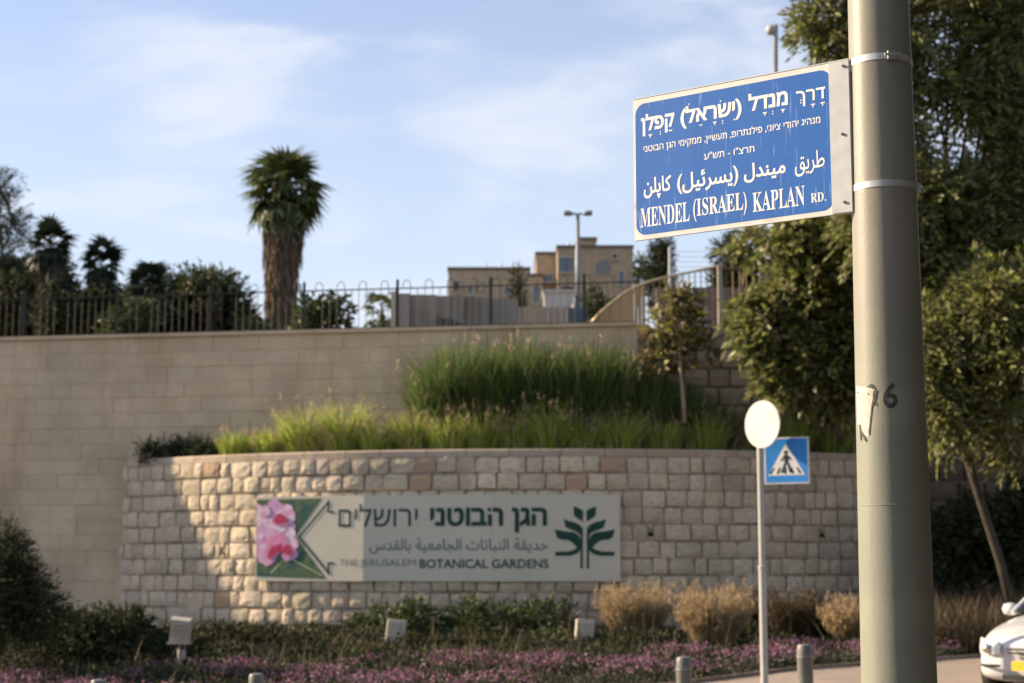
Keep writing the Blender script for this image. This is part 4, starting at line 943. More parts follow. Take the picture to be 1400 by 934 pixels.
# ------------------------------------------------------------------ car entering at the right
def car():
    C0 = Vector((0, 0, 0)); nose = at(1340, 900, 20.0); yaw = R(40); zg = base(6) - .02
    # local axes: -y forward (nose at y=0), x to the car's left side in view
    M = Matrix.Translation((0, 0, 0))
    W = .86
    ori = Vector((nose.x + W * math.cos(yaw) * .93 - .0, nose.y + .05 - W * math.sin(yaw) + .45, zg))
    t = thing('parked_car', 'silver-white hatchback car nose at the lower right edge of the photo', 'car', ori)
    M = Matrix.Translation(ori) @ Matrix.Rotation(-yaw, 4, 'Z')
    PAINT = mat('silver_white_paint', (.62, .63, .64), rough=.28, spec=.5, coat=.6); BLK = mat('black_plastic', (.02, .02, .02), rough=.6); GL = mat('windscreen_glass', (.03, .035, .04), rough=.05, spec=.9)
    CHR = mat('chrome_trim', (.6, .6, .6), rough=.2, metal=.9); LENS = mat('headlight_lens', (.62, .62, .60), (.5, .5, .5), scale=20, rough=.08, spec=.8, coat=.8)
    def G(v): return M @ Vector(v)
    st = [(.00, .60, .28, .50, .60, .62), (.06, .76, .20, .52, .66, .70), (.25, .83, .18, .60, .74, .80), (.60, .86, .18, .70, .82, .89), (1.05, .87, .18, .78, .90, .97), (1.35, .87, .18, .82, .95, 1.02), (2.4, .88, .18, .84, .97, 1.0), (3.5, .87, .18, .86, 1.0, 1.03), (3.95, .80, .22, .84, .98, 1.0), (4.1, .70, .30, .70, .90, .92)]
    b = MB(); n = 0
    for (y, hw, zb, zm, zs, zt) in st:
        half = [(hw * .92, zb), (hw, zb + .12), (hw, (zb + zm) / 2 + .05), (hw * .985, zm), (hw * .94, zs), (hw * .6, zt), (0, zt + .01)]
        ring = [(x, z) for x, z in half] + [(-x, z) for x, z in half[-2::-1]]; n = len(ring)
        bow = lambda x: .16 * (x / W) ** 2 if y < .3 else 0
        b.v += [tuple(G((x, y + bow(x), z))) for x, z in ring]
    for i in range(len(st) - 1):
        for j in range(n): b.f.append((i * n + j, i * n + (j + 1) % n, (i + 1) * n + (j + 1) % n, (i + 1) * n + j))
    b.f.append(tuple(range(n))[::-1]); b.f.append(tuple((len(st) - 1) * n + j for j in range(n)))
    o = obj('body', b, PAINT, t, smooth=True); sm = o.modifiers.new('s', 'SUBSURF'); sm.levels = 2; sm.render_levels = 2
    cab = [(1.30, .80, .98, .80, 1.0), (1.95, .78, .97, .60, 1.42), (2.5, .78, .97, .60, 1.47), (3.2, .78, .98, .58, 1.42), (3.9, .74, .98, .62, 1.02)]
    b = MB()
    for (y, hb, zb, ht, zt) in cab: b.v += [tuple(G(v)) for v in ((-hb, y, zb), (-ht, y, zt), (0, y, zt + .02), (ht, y, zt), (hb, y, zb))]
    for i in range(4):
        for j in range(4): b.f.append((i * 5 + j, i * 5 + j + 1, i * 5 + 6 + j, i * 5 + 5 + j))
    obj('windows', b, GL, t, smooth=False)
    b = MB()
    for i in (1, 2, 3): y, hb, zb, ht, zt = cab[i]; b.v += [tuple(G(v)) for v in ((-ht - .02, y, zt - .01), (-ht * .6, y, zt + .035), (0, y, zt + .045), (ht * .6, y, zt + .035), (ht + .02, y, zt - .01))]
    for i in range(2):
        for j in range(4): b.f.append((i * 5 + j, i * 5 + j + 1, i * 5 + 6 + j, i * 5 + 5 + j))
    obj('roof', b, PAINT, t, smooth=True)
    for s in (-1, 1):
        b = MB(); b.tube([G((s * .80, 1.28, .99)), G((s * .615, 1.97, 1.43))], .03, 6); obj('pillar', b, PAINT, t)
        b = MB(); c = (s * .60, .10, .62)                # headlamp following the corner
        rows = []
        for k in range(7):
            u = .42 + .36 * k / 6; yy = .0 + .16 * (u / W) ** 2 + (.0 if u < .6 else (u - .6) * .75) - .006
            rows.append([(s * u, yy, .53 + .0 * k), (s * u, yy - .012, .60), (s * u, yy + .03, .675 + .008 * k)])
        for k in range(7): b.v += [tuple(G(v)) for v in rows[k]]
        for k in range(6):
            for j in range(2): b.f.append((k * 3 + j, k * 3 + j + 1, k * 3 + 4 + j, k * 3 + 3 + j))
        h = obj('headlight', b, LENS, t, smooth=True)
        bb = MB(); q = G((s * .60, .055, .60)); bb.lathe((0, 0, 0), [(.055, 0), (.06, .01), (.02, .03)], 14); bb.v = [tuple(q + Matrix.Rotation(-yaw, 3, 'Z') @ Vector((v[0], -v[2], v[1]))) for v in bb.v]; obj('reflector', bb, CHR, h)
        b = MB(); q = G((s * .97, 1.62, 1.03)); b.lathe(q, [(.02, -.08), (.09, -.06), (.11, 0), (.09, .06), (.02, .08)], 12); obj('wing_mirror', b, PAINT, t, smooth=True)
        for yy in (.78, 3.2):
            q = G((s * .80, yy, .29)); w = MB(); w.lathe((0, 0, 0), [(.19, -.09), (.29, -.085), (.30, 0), (.29, .085), (.19, .09)], 28); w.v = [tuple(q + Matrix.Rotation(-yaw, 3, 'Z') @ Vector((v[2], v[0], v[1]))) for v in w.v]; wo = obj('tyre', w, BLK, t, smooth=True)
            w = MB(); w.lathe((0, 0, 0), [(.02, s * .10), (.17, s * .092), (.185, s * .08)], 20); w.v = [tuple(q + Matrix.Rotation(-yaw, 3, 'Z') @ Vector((v[2], v[0], v[1]))) for v in w.v]; obj('rim', w, CHR, wo)
    def bar(x0, x1, z, h, name, m, off=.0, th=.02, n_=6):
        b = MB(); v = []
        for k in range(n_ + 1):
            x = x0 + (x1 - x0) * k / n_; yy = .16 * (x / W) ** 2 - .022 - off + (.0 if abs(x) < .6 else (abs(x) - .6) * .55); v.append((x, yy, z))
        for (x, y, z_) in v: b.v += [tuple(G(p)) for p in ((x, y, z_ - h / 2), (x, y, z_ + h / 2), (x, y + th, z_ + h / 2), (x, y + th, z_ - h / 2))]
        for k in range(n_):
            for j in range(4): b.f.append((k * 4 + j, k * 4 + (j + 1) % 4, k * 4 + 4 + (j + 1) % 4, k * 4 + 4 + j))
        b.f += [(0, 3, 2, 1), (4 * n_, 4 * n_ + 1, 4 * n_ + 2, 4 * n_ + 3)]
        return obj(name, b, m, t)
    bar(-.33, .33, .60, .022, 'grille_bar', BLK); bar(-.33, .33, .555, .018, 'grille_bar', BLK)
    bar(-.72, -.42, .40, .03, 'bumper_strip', BLK, .02); bar(.42, .72, .40, .03, 'bumper_strip', BLK, .02); bar(-.4, .4, .27, .06, 'lower_grille', BLK, .0)
    bar(-.26, .26, .41, .11, 'number_plate', mat('plate_yellow', (.80, .48, .04), rough=.4), .03, .012)
car()

# ------------------------------------------------------------------ vegetation
LEAFO = mat('olive_leaves', (.27, .265, .085), (.12, .145, .045), scale=.7, rough=.5, isl=True, trans=.35)
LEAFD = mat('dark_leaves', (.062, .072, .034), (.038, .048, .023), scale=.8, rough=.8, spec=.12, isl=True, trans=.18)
LEAFM = mat('mid_green_leaves', (.075, .10, .030), (.045, .065, .02), scale=.8, rough=.55, isl=True, trans=.28)
GRASSL = mat('fresh_grass_blades', (.52, .58, .12), (.31, .40, .08), scale=.6, rough=.5, isl=True, trans=.45)
GRASSD = mat('deep_green_reeds', (.17, .235, .06), (.085, .13, .038), scale=.6, rough=.5, isl=True, trans=.4)
PLUME = mat('straw_plumes', (.55, .42, .27), (.45, .32, .19), scale=3, rough=.8, isl=True, trans=.3)
GOLD = mat('golden_dry_grass', (.42, .315, .175), (.30, .235, .12), scale=2, rough=.7, isl=True, trans=.3)
DRYB = mat('brown_dry_grass', (.14, .10, .055), (.10, .075, .04), scale=2, rough=.7, isl=True, trans=.25)
PURP = mat('purple_petals', (.21, .08, .20), (.36, .17, .22), scale=3, rough=.6, isl=True, trans=.25)
FROND = mat('palm_frond_green', (.13, .16, .05), (.075, .10, .03), scale=2, rough=.5, isl=True, trans=.25)
FRONDD = mat('dark_palm_frond', (.028, .045, .02), (.018, .03, .014), scale=2, rough=.55, isl=True, trans=.15)
SKIRTD = mat('dark_palm_skirt', (.06, .05, .035), (.04, .035, .025), scale=3, rough=.9, isl=True, trans=.1)
SKIRT = mat('dead_palm_skirt', (.22, .155, .10), (.15, .105, .07), scale=3, rough=.9, isl=True, trans=.1)

def tree(name, label, cat, trunk, lobes, k, length, ll, lw, m, droop=.3, limbs=True, group=None, bark=BARK, trad=(.12, .06)):
    t = thing(name, label, cat, trunk[0], group)
    b = MB(); n = len(trunk); b.tube(trunk, [trad[0] + (trad[1] - trad[0]) * i / (n - 1) for i in range(n)], 10); obj('trunk', b, bark, t, smooth=True)
    top = Vector(trunk[-1])
    if limbs:
        for (c, r, q) in lobes:
            c = Vector(c); base_p = Vector(trunk[random.randrange(max(1, n - 2), n)]) if n > 2 else top
            mid = base_p.lerp(c, .5) + Vector((random.uniform(-.1, .1), 0, random.uniform(.0, .25))); b = MB(); b.tube([base_p, mid, c, c + (c - mid) * .4], [trad[1] * .8, trad[1] * .5, trad[1] * .25, .008], 6); obj('limb', b, bark, t, smooth=True)
    C, D = lobes_points(lobes); V = sprays(C, D, k, length * rng.uniform(.6, 1.2, len(C)), ll, lw, droop)
    emit('crown', V, quadidx(len(V)), m, t)
    return t
def L_(px, py, Y, rx, rz, n, ry=None): c = at(px, py, Y); s = Y / F; return (tuple(c), (rx * s, (ry or rx) * s, rz * s), n)

# the large tree at the right: leaning trunk, ragged crown with gaps
Yt = 28.0
tree('leafy_tree', 'large ragged leafy tree with slanting trunk filling the right edge', 'tree',
     [at(1388, 850, Yt), at(1368, 770, Yt), at(1334, 665, Yt), at(1300, 555, Yt), at(1290, 430, Yt), at(1300, 300, Yt)],
     [L_(1128, 22, Yt, 34, 24, 200), L_(1158, 66, Yt, 32, 24, 200), L_(1215, 40, Yt, 60, 50, 500), L_(1268, 105, Yt, 40, 26, 220), L_(1365, 60, Yt, 50, 60, 560), L_(1330, 130, Yt, 35, 35, 280), L_(1270, 270, Yt, 50, 45, 520), L_(1345, 280, Yt, 40, 40, 420), L_(1390, 190, Yt, 25, 60, 420),
      L_(1280, 370, Yt, 45, 45, 450), L_(1370, 410, Yt - 1.2, 50, 55, 650), L_(1290, 470, Yt - .8, 40, 50, 420), L_(1395, 480, Yt - 1.2, 40, 60, 450), L_(1345, 530, Yt, 55, 35, 330), L_(1200, 150, Yt, 45, 40, 380), L_(1210, 300, Yt, 50, 60, 500), L_(1340, 350, Yt, 50, 40, 500), L_(1430, 300, Yt, 60, 200, 1200), L_(1400, 20, Yt, 60, 40, 500), L_(1300, -40, Yt, 160, 40, 900), L_(1395, 600, Yt, 35, 30, 160), L_(1330, 440, Yt - .5, 60, 50, 500), L_(1275, 530, Yt - .6, 30, 30, 200), L_(1380, 540, Yt - .8, 40, 40, 340), L_(1300, 560, Yt - .6, 40, 40, 260), L_(1260, 420, Yt + 1, 40, 60, 300)],
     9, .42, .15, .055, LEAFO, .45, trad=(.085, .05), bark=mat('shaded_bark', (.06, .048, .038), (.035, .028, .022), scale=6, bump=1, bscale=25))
tree('backing_tree', 'dark dense tree behind the large leafy tree at the right', 'tree', [at(1330, 470, 37), at(1325, 330, 37), at(1320, 200, 37)],
     [L_(1340, 260, 37, 60, 36, 220), L_(1260, 330, 37, 60, 70, 500), L_(1380, 120, 37, 45, 50, 200), L_(1385, 330, 37, 60, 50, 420), L_(1290, 470, 36, 50, 60, 420), L_(1370, 500, 36, 50, 60, 420), L_(1110, 520, 33.0, 50, 36, 320), L_(1230, 200, 37, 35, 45, 230), L_(1090, 380, 37, 50, 50, 260), L_(1130, 330, 37, 50, 35, 300)],
     8, .5, .17, .08, LEAFD, .3)
Ys = 30.5
tree('leafy_shrub_tree', 'sunlit broad-leaved shrubby tree left of the thick pole, over the block wall', 'tree',
     [at(1150, 606, 32.75), at(1143, 560, 32.3), at(1125, 480, Ys), at(1120, 400, Ys)],
     [L_(1036, 425, Ys, 26, 16, 90), L_(1020, 455, Ys, 14, 10, 30), L_(1075, 515, Ys, 34, 18, 120), L_(1150, 530, Ys, 26, 20, 110), L_(1060, 440, Ys, 45, 30, 230), L_(1110, 420, Ys, 50, 50, 360), L_(1150, 380, Ys, 30, 60, 260), L_(1090, 480, Ys, 50, 35, 290), L_(1140, 480, Ys, 35, 45, 260), L_(1150, 300, Ys, 50, 30, 220), L_(1090, 322, Ys, 44, 20, 120), L_(1030, 332, Ys + 1, 20, 14, 36), L_(1180, 440, Ys, 50, 80, 350), L_(1115, 365, Ys, 45, 30, 220)],
     8, .36, .22, .10, LEAFO, .45, trad=(.09, .05))
tree('thin_sapling', 'small sapling with open crown on a pale thin stem before the block wall', 'tree',
     [at(936, 578, 31.7), at(934, 540, 31.7), at(930, 500, 31.7), at(928, 440, 31.9), at(927, 400, 31.9)],
     [L_(927, 410, 31.9, 16, 18, 22), L_(903, 448, 31.9, 20, 20, 26), L_(952, 445, 31.9, 22, 20, 28), L_(903, 490, 31.9, 20, 12, 22), L_(962, 468, 31.9, 20, 10, 20), L_(930, 470, 31.9, 24, 24, 26), L_(893, 485, 31.9, 12, 12, 10), L_(938, 425, 31.9, 24, 16, 22)],
     6, .22, .20, .10, mat('sapling_leaves', (.24, .22, .07), (.15, .12, .05), scale=1, rough=.45, isl=True, trans=.35), .4, trad=(.045, .018), bark=mat('pale_bark', (.36, .29, .2), rough=.8))
# trees behind the wall, right part
tree('cypress', 'slim dark cypress beside the court fence post', 'tree', [at(903, 440, 50), at(903, 340, 50)], [L_(903, 345, 50, 8, 18, 150), L_(903, 370, 50, 11, 26, 260), L_(902, 400, 50, 12, 26, 260)], 6, .3, .14, .05, LEAFD, -.3, limbs=False)
tree('cypress', 'thin pencil cypress in front of the long low far house', 'tree', [at(707, 430, 60), at(707, 372, 60)], [L_(707, 382, 60, 2.5, 14, 60), L_(707, 405, 60, 4.5, 20, 130), L_(707, 425, 60, 5.5, 16, 120)], 5, .25, .12, .05, LEAFD, -.4, limbs=False)
tree('conifer', 'dark ragged conifer below the street name sign', 'tree', [at(1003, 440, 42), at(1003, 340, 42)], [L_(1000, 345, 42, 16, 18, 150), L_(1006, 370, 42, 22, 24, 260), L_(1000, 400, 42, 22, 26, 260), L_(1030, 395, 42, 22, 26, 240), L_(1040, 425, 42, 30, 18, 180)], 6, .4, .16, .05, LEAFD, .2, limbs=False)
tree('distant_tree', 'bluish bare-topped tree at the corner of the far house', 'tree', [at(872, 420, 110), at(872, 365, 110)], [L_(872, 365, 110, 5, 12, 60), L_(875, 378, 110, 9, 12, 110)], 5, .7, .3, .12, LEAFM, .1, limbs=False)
tree('low_bush', 'small green and yellow bush between the white block and the ramp railing', 'shrub', [at(816, 440, 45), at(816, 420, 45)], [L_(812, 412, 45, 8, 16, 90), L_(822, 425, 45, 10, 12, 80)], 6, .25, .12, .06, LEAFM, .2, limbs=False)
tree('dark_thicket', 'dark evergreen thicket filling the skyline between the far-left pine and palms', 'tree', [at(100, 470, 54), at(100, 440, 54), at(100, 425, 54)], [L_(75, 425, 50, 28, 36, 600), L_(72, 385, 50, 20, 26, 260), L_(136, 430, 50, 32, 34, 600), L_(20, 425, 50, 50, 44, 900), L_(215, 425, 50, 34, 40, 600), L_(270, 435, 50, 60, 30, 700), L_(100, 440, 54, 40, 26, 500), L_(40, 430, 54, 40, 40, 700), L_(30, 385, 54, 26, 26, 300), L_(160, 450, 54, 40, 18, 300), L_(220, 430, 54, 40, 36, 500), L_(200, 400, 54, 20, 20, 160)], 7, .45, .18, .07, LEAFD, .2, limbs=False)
# left side, behind the fence
tree('pine_tree', 'dark pine at the far left edge, taller than the palms beside it', 'tree', [at(-8, 470, 52), at(-8, 360, 52), at(-5, 250, 52)],
     [L_(-8, 260, 52, 20, 26, 240), L_(5, 300, 52, 24, 16, 160), L_(22, 318, 52, 14, 10, 60), L_(-5, 345, 52, 28, 18, 200), L_(10, 390, 52, 44, 26, 500), L_(15, 430, 52, 48, 30, 600), L_(-15, 400, 52, 50, 60, 600)], 7, .5, .17, .04, LEAFD, .1, trad=(.2, .1))
tree('broad_tree', 'bushy dark tree behind the fence between the two small palms and the tall palm', 'tree', [at(262, 470, 50), at(262, 430, 50), at(260, 410, 50)],
     [L_(235, 410, 50, 26, 26, 400), L_(280, 400, 50, 36, 24, 450), L_(310, 425, 50, 30, 26, 350), L_(262, 440, 50, 75, 24, 900), L_(195, 440, 50, 34, 24, 330), L_(325, 445, 50, 24, 14, 170)], 7, .4, .17, .07, LEAFD, .2)
tree('sparse_tree', 'pale thin-topped tree rising from the bushy dark tree', 'tree', [at(298, 440, 49), at(300, 410, 49), at(300, 390, 49)],
     [L_(290, 385, 49, 26, 14, 55), L_(315, 395, 49, 22, 22, 60), L_(262, 385, 49, 16, 12, 45)], 6, .35, .15, .06, LEAFM, .2)
tree('low_bush', 'yellow-green bush at the foot of the fence behind the small palms', 'shrub', [at(185, 470, 46), at(185, 440, 46)], [L_(185, 430, 46, 22, 18, 200), L_(165, 448, 46, 22, 16, 160), L_(345, 448, 46, 24, 8, 60)], 6, .3, .14, .07, LEAFM, .2, limbs=False)
tree('broadleaf_bush', 'large-leaved bush with reddish stem right of the tall palm', 'shrub', [at(445, 470, 40), at(446, 440, 40), at(450, 415, 40)],
     [L_(425, 425, 40, 14, 12, 50), L_(445, 418, 40, 20, 8, 50), L_(462, 425, 40, 12, 16, 50), L_(440, 445, 40, 30, 12, 110), L_(415, 450, 40, 14, 8, 40)], 5, .25, .17, .10, LEAFM, .3, bark=mat('reddish_stem', (.22, .10, .05), rough=.8), trad=(.07, .03))

def fan_mesh(name, r, m, seg=15, seed=0, droop=.25):
    rr = random.Random(seed); b = MB(); b.tube([(0, 0, 0), (r * .3, 0, .05 * r), (r * .5, 0, .05 * r)], [.025, .018, .014], 4)
    c = Vector((r * .5, 0, .05 * r))
    for k in range(seg):
        a = R(-115 + 230 * k / (seg - 1)) + rr.uniform(-.05, .05); l = r * .62 * (1 - .25 * abs(k - seg / 2) / seg) * rr.uniform(.85, 1.08)
        d = Vector((math.cos(a), math.sin(a), 0)); s = Vector((-d.y, d.x, 0)); w = r * .055
        p1 = c + d * l * .5 + Vector((0, 0, .03)); p2 = c + d * l + Vector((0, 0, -droop * l * rr.uniform(.5, 1.4)))
        b.poly([c, p1 + s * w, p2, p1 - s * w])
    return mesh_from(name, b.v, b.f, m)
def palm(label, base_px, prof, crown, Y, n, r, mf, group=None, bot=470, skirt=True, skn=1500, name='fan_palm'):
    x0 = at(base_px, 430, Y).x; zb = at(base_px, bot, Y).z - .6; t = thing(name, label, 'palm', (x0, Y, zb), group); s = Y / F
    pts = []; rad = []
    for (px, py, hw) in prof: p = at(px, py, Y); pts.append(p); rad.append(hw * s)
    pts = [Vector((pts[0].x, Y, zb))] + pts; rad = [rad[0]] + rad
    b = MB(); b.tube(pts, [q * .86 for q in rad], 18); obj('trunk', b, mat('palm_trunk', (.17, .13, .095), (.11, .085, .06), scale=4, bump=1, bscale=18, stretch=(1, 1, .3)) if r > 1 else mat('dark_palm_trunk', (.06, .05, .035), (.04, .032, .024), scale=4, bump=1, bscale=18), t, smooth=True)
    if skirt:                                          # hanging dead leaves as one ragged mass
        nb = skn; u = rng.uniform(0, 1, nb); idx = u * (len(pts) - 1.001); i = idx.astype(int); f = (idx - i)[:, None]; Pa = np.array([list(p) for p in pts]); Ra = np.array(rad)
        C = Pa[i] * (1 - f) + Pa[i + 1] * f; rr = Ra[i] * (1 - f[:, 0]) + Ra[i + 1] * f[:, 0]; a = rng.uniform(0, 2 * np.pi, nb); d = np.stack([np.cos(a), np.sin(a), np.zeros(nb)], 1)
        V = leaf_quads(C + d * (rr * rng.uniform(.86, 1.03, nb))[:, None], np.array([0, 0, -1.0]) + d * rng.uniform(-.06, .16, nb)[:, None] + rng.normal(size=(nb, 3)) * .07, rng.uniform(.35, .8, nb), rng.uniform(.05, .11, nb))
        emit('leaf_skirt', V, quadidx(nb), SKIRT if skn > 1000 else SKIRTD, t)
    me = [fan_mesh('frond', 1.0, mf, seed=k, droop=.2 + .12 * (k % 3)) for k in range(5)]
    (cx, cy, spread) = crown; c = at(cx, cy, Y)
    for k in range(n):
        a = k * 2.399; el = R(68 - 150 * ((k + .5) / n) ** .85 + random.uniform(-12, 12)); q = r * random.uniform(.85, 1.12)
        inst('frond', me[k % 5], t, c + Vector((0, 0, .25 * r * math.sin(el))), (random.uniform(-.4, .4), -el, a), (q, q, q))
    return t
palm('tall fan palm with shaggy trunk rising above the iron fence', 384, [(383, 456, 17), (384, 400, 20), (386, 350, 23), (388, 315, 25), (388, 285, 26), (388, 262, 20), (388, 250, 12)], (388, 264, 0), 55, 70, 1.42, FROND, None, 470, True, 2400)
palm('small dark fan palm nearest the pine at the left', 72, [(74, 455, 24), (76, 400, 24), (76, 375, 22), (72, 350, 13), (70, 340, 10)], (69, 338, 0), 48, 44, .78, FRONDD, 'small dark palms behind the fence', 480, True, 500)
palm('small dark palm second from the left, with a narrow upright head', 136, [(134, 455, 26), (134, 410, 24), (136, 385, 14), (138, 370, 8)], (139, 362, 0), 48, 40, .70, FRONDD, 'small dark palms behind the fence', 480, True, 400)
palm('spiky dark palm with drooping fronds left of the bushy dark tree', 205, [(205, 455, 14), (205, 420, 10), (203, 400, 7)], (203, 395, 0), 47, 34, .80, FRONDD, 'small dark palms behind the fence', 480, False)
palm('young green fan palm left of the concrete wall end', 522, [(524, 455, 6), (523, 440, 6), (522, 430, 5)], (522, 428, 0), 39, 16, .55, FROND, None, 470, False)
b = MB(); b.lathe(at(138, 430, 48.5), [(.3, -1.2), (.65, -.6), (.7, -.1), (.45, .5), (.1, .9)], 12)
tree('dark_bush', 'dark rounded bush at the foot of the second small palm', 'shrub', [at(134, 470, 47.4), at(134, 440, 47.4)], [L_(134, 430, 47.4, 30, 34, 500), L_(110, 445, 47.4, 14, 20, 160)], 6, .3, .14, .06, LEAFD, .1, limbs=False)
tree('dark_bush', 'dark rounded bush at the foot of the first small palm', 'shrub', [at(76, 470, 47.4), at(76, 440, 47.4)], [L_(76, 425, 47.4, 24, 36, 420)], 6, .3, .14, .06, LEAFD, .1, limbs=False)

# grasses on the planter
def grass_tuft(name, label, px, Yc, hpx, wpx, n, m, py0=613, plume=0.0, lean=.55, group=None, bw=.018, cat='grass', ground=None, plm=None, hvar=.5):
    c = at(px, py0, Yc); z0 = (COPZ + .02) if ground is None else ground(c.x, Yc); s = Yc / F; H = hpx * s; rw = wpx * s
    t = thing(name, label, cat, (c.x, Yc, z0), group)
    a = rng.uniform(0, 2 * np.pi, n); q = np.sqrt(rng.uniform(0, 1, n)) * rw * .38; out = np.stack([np.cos(a) * q, np.sin(a) * q * .7, np.zeros(n)], 1)
    O = np.array([c.x, Yc, z0]) + out; hh = H * rng.uniform(1 - hvar, 1.05, n) * (1 - .42 * (q / (rw * .38)) ** 2)
    V, Fc = blades(O, hh, np.full(n, bw) * rng.uniform(.6, 1.2, n), lean * rng.uniform(.3, 1.2, n), .7, out)
    emit('blades', V, Fc, m, t)
    if plume:
        k = int(n * plume); idx = rng.choice(n, k, replace=False); tips = V[idx, 6] * .5 + V[idx, 7] * .5; tips[:, 2] += .02
        q = 7; Cc = np.repeat(tips, q, 0); Cc += rng.normal(size=Cc.shape) * np.array([.008, .008, .035]); D = rng.normal(size=Cc.shape) * .5 + np.array([0, 0, 1.0])
        W_ = leaf_quads(Cc, D, rng.uniform(.04, .10, len(Cc)), rng.uniform(.008, .018, len(Cc))); emit('seed_heads', W_, quadidx(len(W_)), plm or PLUME, t, kind='stuff')
    return t
def planter_front(px, d): th, _ = cyl_hit(px, 620); p = cyl(th, CYL_R - .5 - d); return p.y
r = random.Random(5); G1 = 'fresh grass tufts along the planter edge'
desc = ['leftmost bright grass tuft on the planter', 'second grass tuft from the left on the planter', 'tall pale-tipped grass tuft above the orchid picture', 'tallest feathery grass tuft on the planter, left part', 'grass tuft above the first Hebrew word of the board', 'low dense grass tuft below the reeds, left part', 'grass tuft just left of the board middle', 'grass tuft with a few seed heads over the board middle', 'bright grass tuft over the word GARDENS', 'grass tuft over the green tree emblem', 'low grass tuft over the right end of the board', 'yellowish grass tuft left of the sapling', 'grass tuft around the foot of the sapling', 'low grass tuft left of the round pale sign', 'bright yellow-green grass tuft behind the crossing sign', 'rightmost planter grass tuft beside the thick pole']
pxs = [325, 372, 415, 470, 520, 566, 612, 655, 703, 752, 800, 850, 905, 965, 1080, 1135]
hs = [46, 44, 88, 92, 58, 72, 66, 76, 70, 86, 62, 72, 60, 66, 80, 66]
for i, (px, h) in enumerate(zip(pxs, hs)):
    grass_tuft('grass_tuft', desc[i], px, planter_front(px, .28 + r.uniform(-.05, .15)), h, 66, 800, GRASSL, group=G1, plume=.16 if i in (2, 3, 4, 7, 9) else .06, bw=.016)
px2 = [345, 395, 440, 495, 545, 590, 635, 680, 725, 775, 825, 875, 940, 1000, 1040, 1110, 1160]
ov = MB(); Vs = []; Fs = []; off = 0
for i, px in enumerate(px2):                           # the continuous green belt between and behind the tufts
    Yc = planter_front(px, .62); c = at(px, 612, Yc); n = 800; a = rng.uniform(0, 2 * np.pi, n); q = np.sqrt(rng.uniform(0, 1, n)) * .42
    O = np.array([c.x, Yc, COPZ + .0]) + np.stack([np.cos(a) * q, np.sin(a) * q * .6, np.zeros(n)], 1); h = r.uniform(.16, .36)
    V, Fc = blades(O, h * rng.uniform(.4, 1.05, n), np.full(n, .016), rng.uniform(.1, .7, n), .7); Vs.append(V.reshape(-1, 3)); Fs.append(Fc + off); off += len(V) * 8
nd = 1500; pd = rng.uniform(310, 1165, nd); Od = np.array([list(at(float(a), 612, planter_front(float(a), rng.uniform(.1, .9)))) for a in pd]); Od[:, 2] = COPZ; Vd, Fd = blades(Od, rng.uniform(.2, .62, nd), rng.uniform(.01, .02, nd), rng.uniform(.3, 1.2, nd), .8); emit('dry_stalks', Vd, Fd, PLUME, None, 'dry straw stalks mixed into the fresh planter grass', 'stuff')
emit('planter_grass', np.concatenate(Vs), np.concatenate(Fs), GRASSL, None, 'dense fresh green grass belt filling the planter behind the tufts', 'stuff')
# tall reeds behind
n = 19000; X_ = rng.uniform(0, 1, n); pxr = 572 + X_ * 428; Yr = 32.1 + rng.uniform(0, .85, n)
top = np.interp(pxr, [555, 578, 592, 620, 700, 800, 850, 885, 930, 1000], [600, 540, 496, 482, 478, 480, 488, 510, 540, 562]) + rng.normal(size=n) * 6 + 7 * np.sin(pxr / 17) + 5 * np.sin(pxr / 7.3 + 1)
O = np.array([list(at(float(a), 560, float(y))) for a, y in zip(pxr, Yr)]); z0 = COPZ + .05; H = np.array([at(700, float(tp), float(y)).z for tp, y in zip(top, Yr)]) - z0; O[:, 2] = z0
H = np.maximum(H, .3) * (1 - .5 * rng.uniform(0, 1, n) ** 2.2); V, Fc = blades(O, H * 1.12, rng.uniform(.014, .032, n), rng.uniform(.06, .55, n), .8)
nd = 1400; Od = O[rng.choice(n, nd)]; Hd = rng.uniform(.4, 1.25, nd); Vd, Fd = blades(Od, Hd, rng.uniform(.012, .022, nd), rng.uniform(.3, 1.1, nd), .9); emit('dead_stalks', Vd, Fd, PLUME, None, 'straw-coloured dead stalks among the tall reeds', 'stuff')
emit('reed_bed', V, Fc, GRASSD, None, 'tall dark green reed mass against the smooth beige wall', 'stuff')
k = 260; idx = rng.choice(n, k, replace=False); tips = (V[idx, 6] + V[idx, 7]) / 2; q = 6; Cc = np.repeat(tips, q, 0) + rng.normal(size=(k * q, 3)) * np.array([.012, .012, .06]); Wq = leaf_quads(Cc, rng.normal(size=Cc.shape) * .4 + np.array([0, 0, 1.]), .09, .02)
emit('reed_plumes', Wq, quadidx(len(Wq)), PLUME, None, 'thin straw seed heads over the reed mass', 'stuff')
# low dark bushes at the shaded left end of the planter
for i, (px, py, rz_) in enumerate(((206, 622, 11), (230, 620, 11), (256, 618, 9), (282, 616, 7))):
    th, _ = cyl_hit(px, 630); p = cyl(th, CYL_R - .62); yy = min(p.y, wall_y(p.x) - .2)
    tree('low_bush', ['dark low bush at the extreme left end of the planter', 'second dark low bush from the left end of the planter', 'third dark low bush on the shaded planter end', 'fourth dark low bush, nearest the bright grass'][i], 'shrub', [tuple(at(px, 634, yy)), tuple(at(px, 622, yy))], [L_(px, py, yy, 13, rz_, 90, 9), L_(px - 6, py - rz_, yy, 8, 8, 16), L_(px + 7, py - rz_ + 2, yy, 6, 9, 14)], 6, .16, .08, .03, LEAFM if i % 2 else LEAFD, -.1, limbs=False, group='dark low bushes at the shaded planter end', trad=(.02, .01))

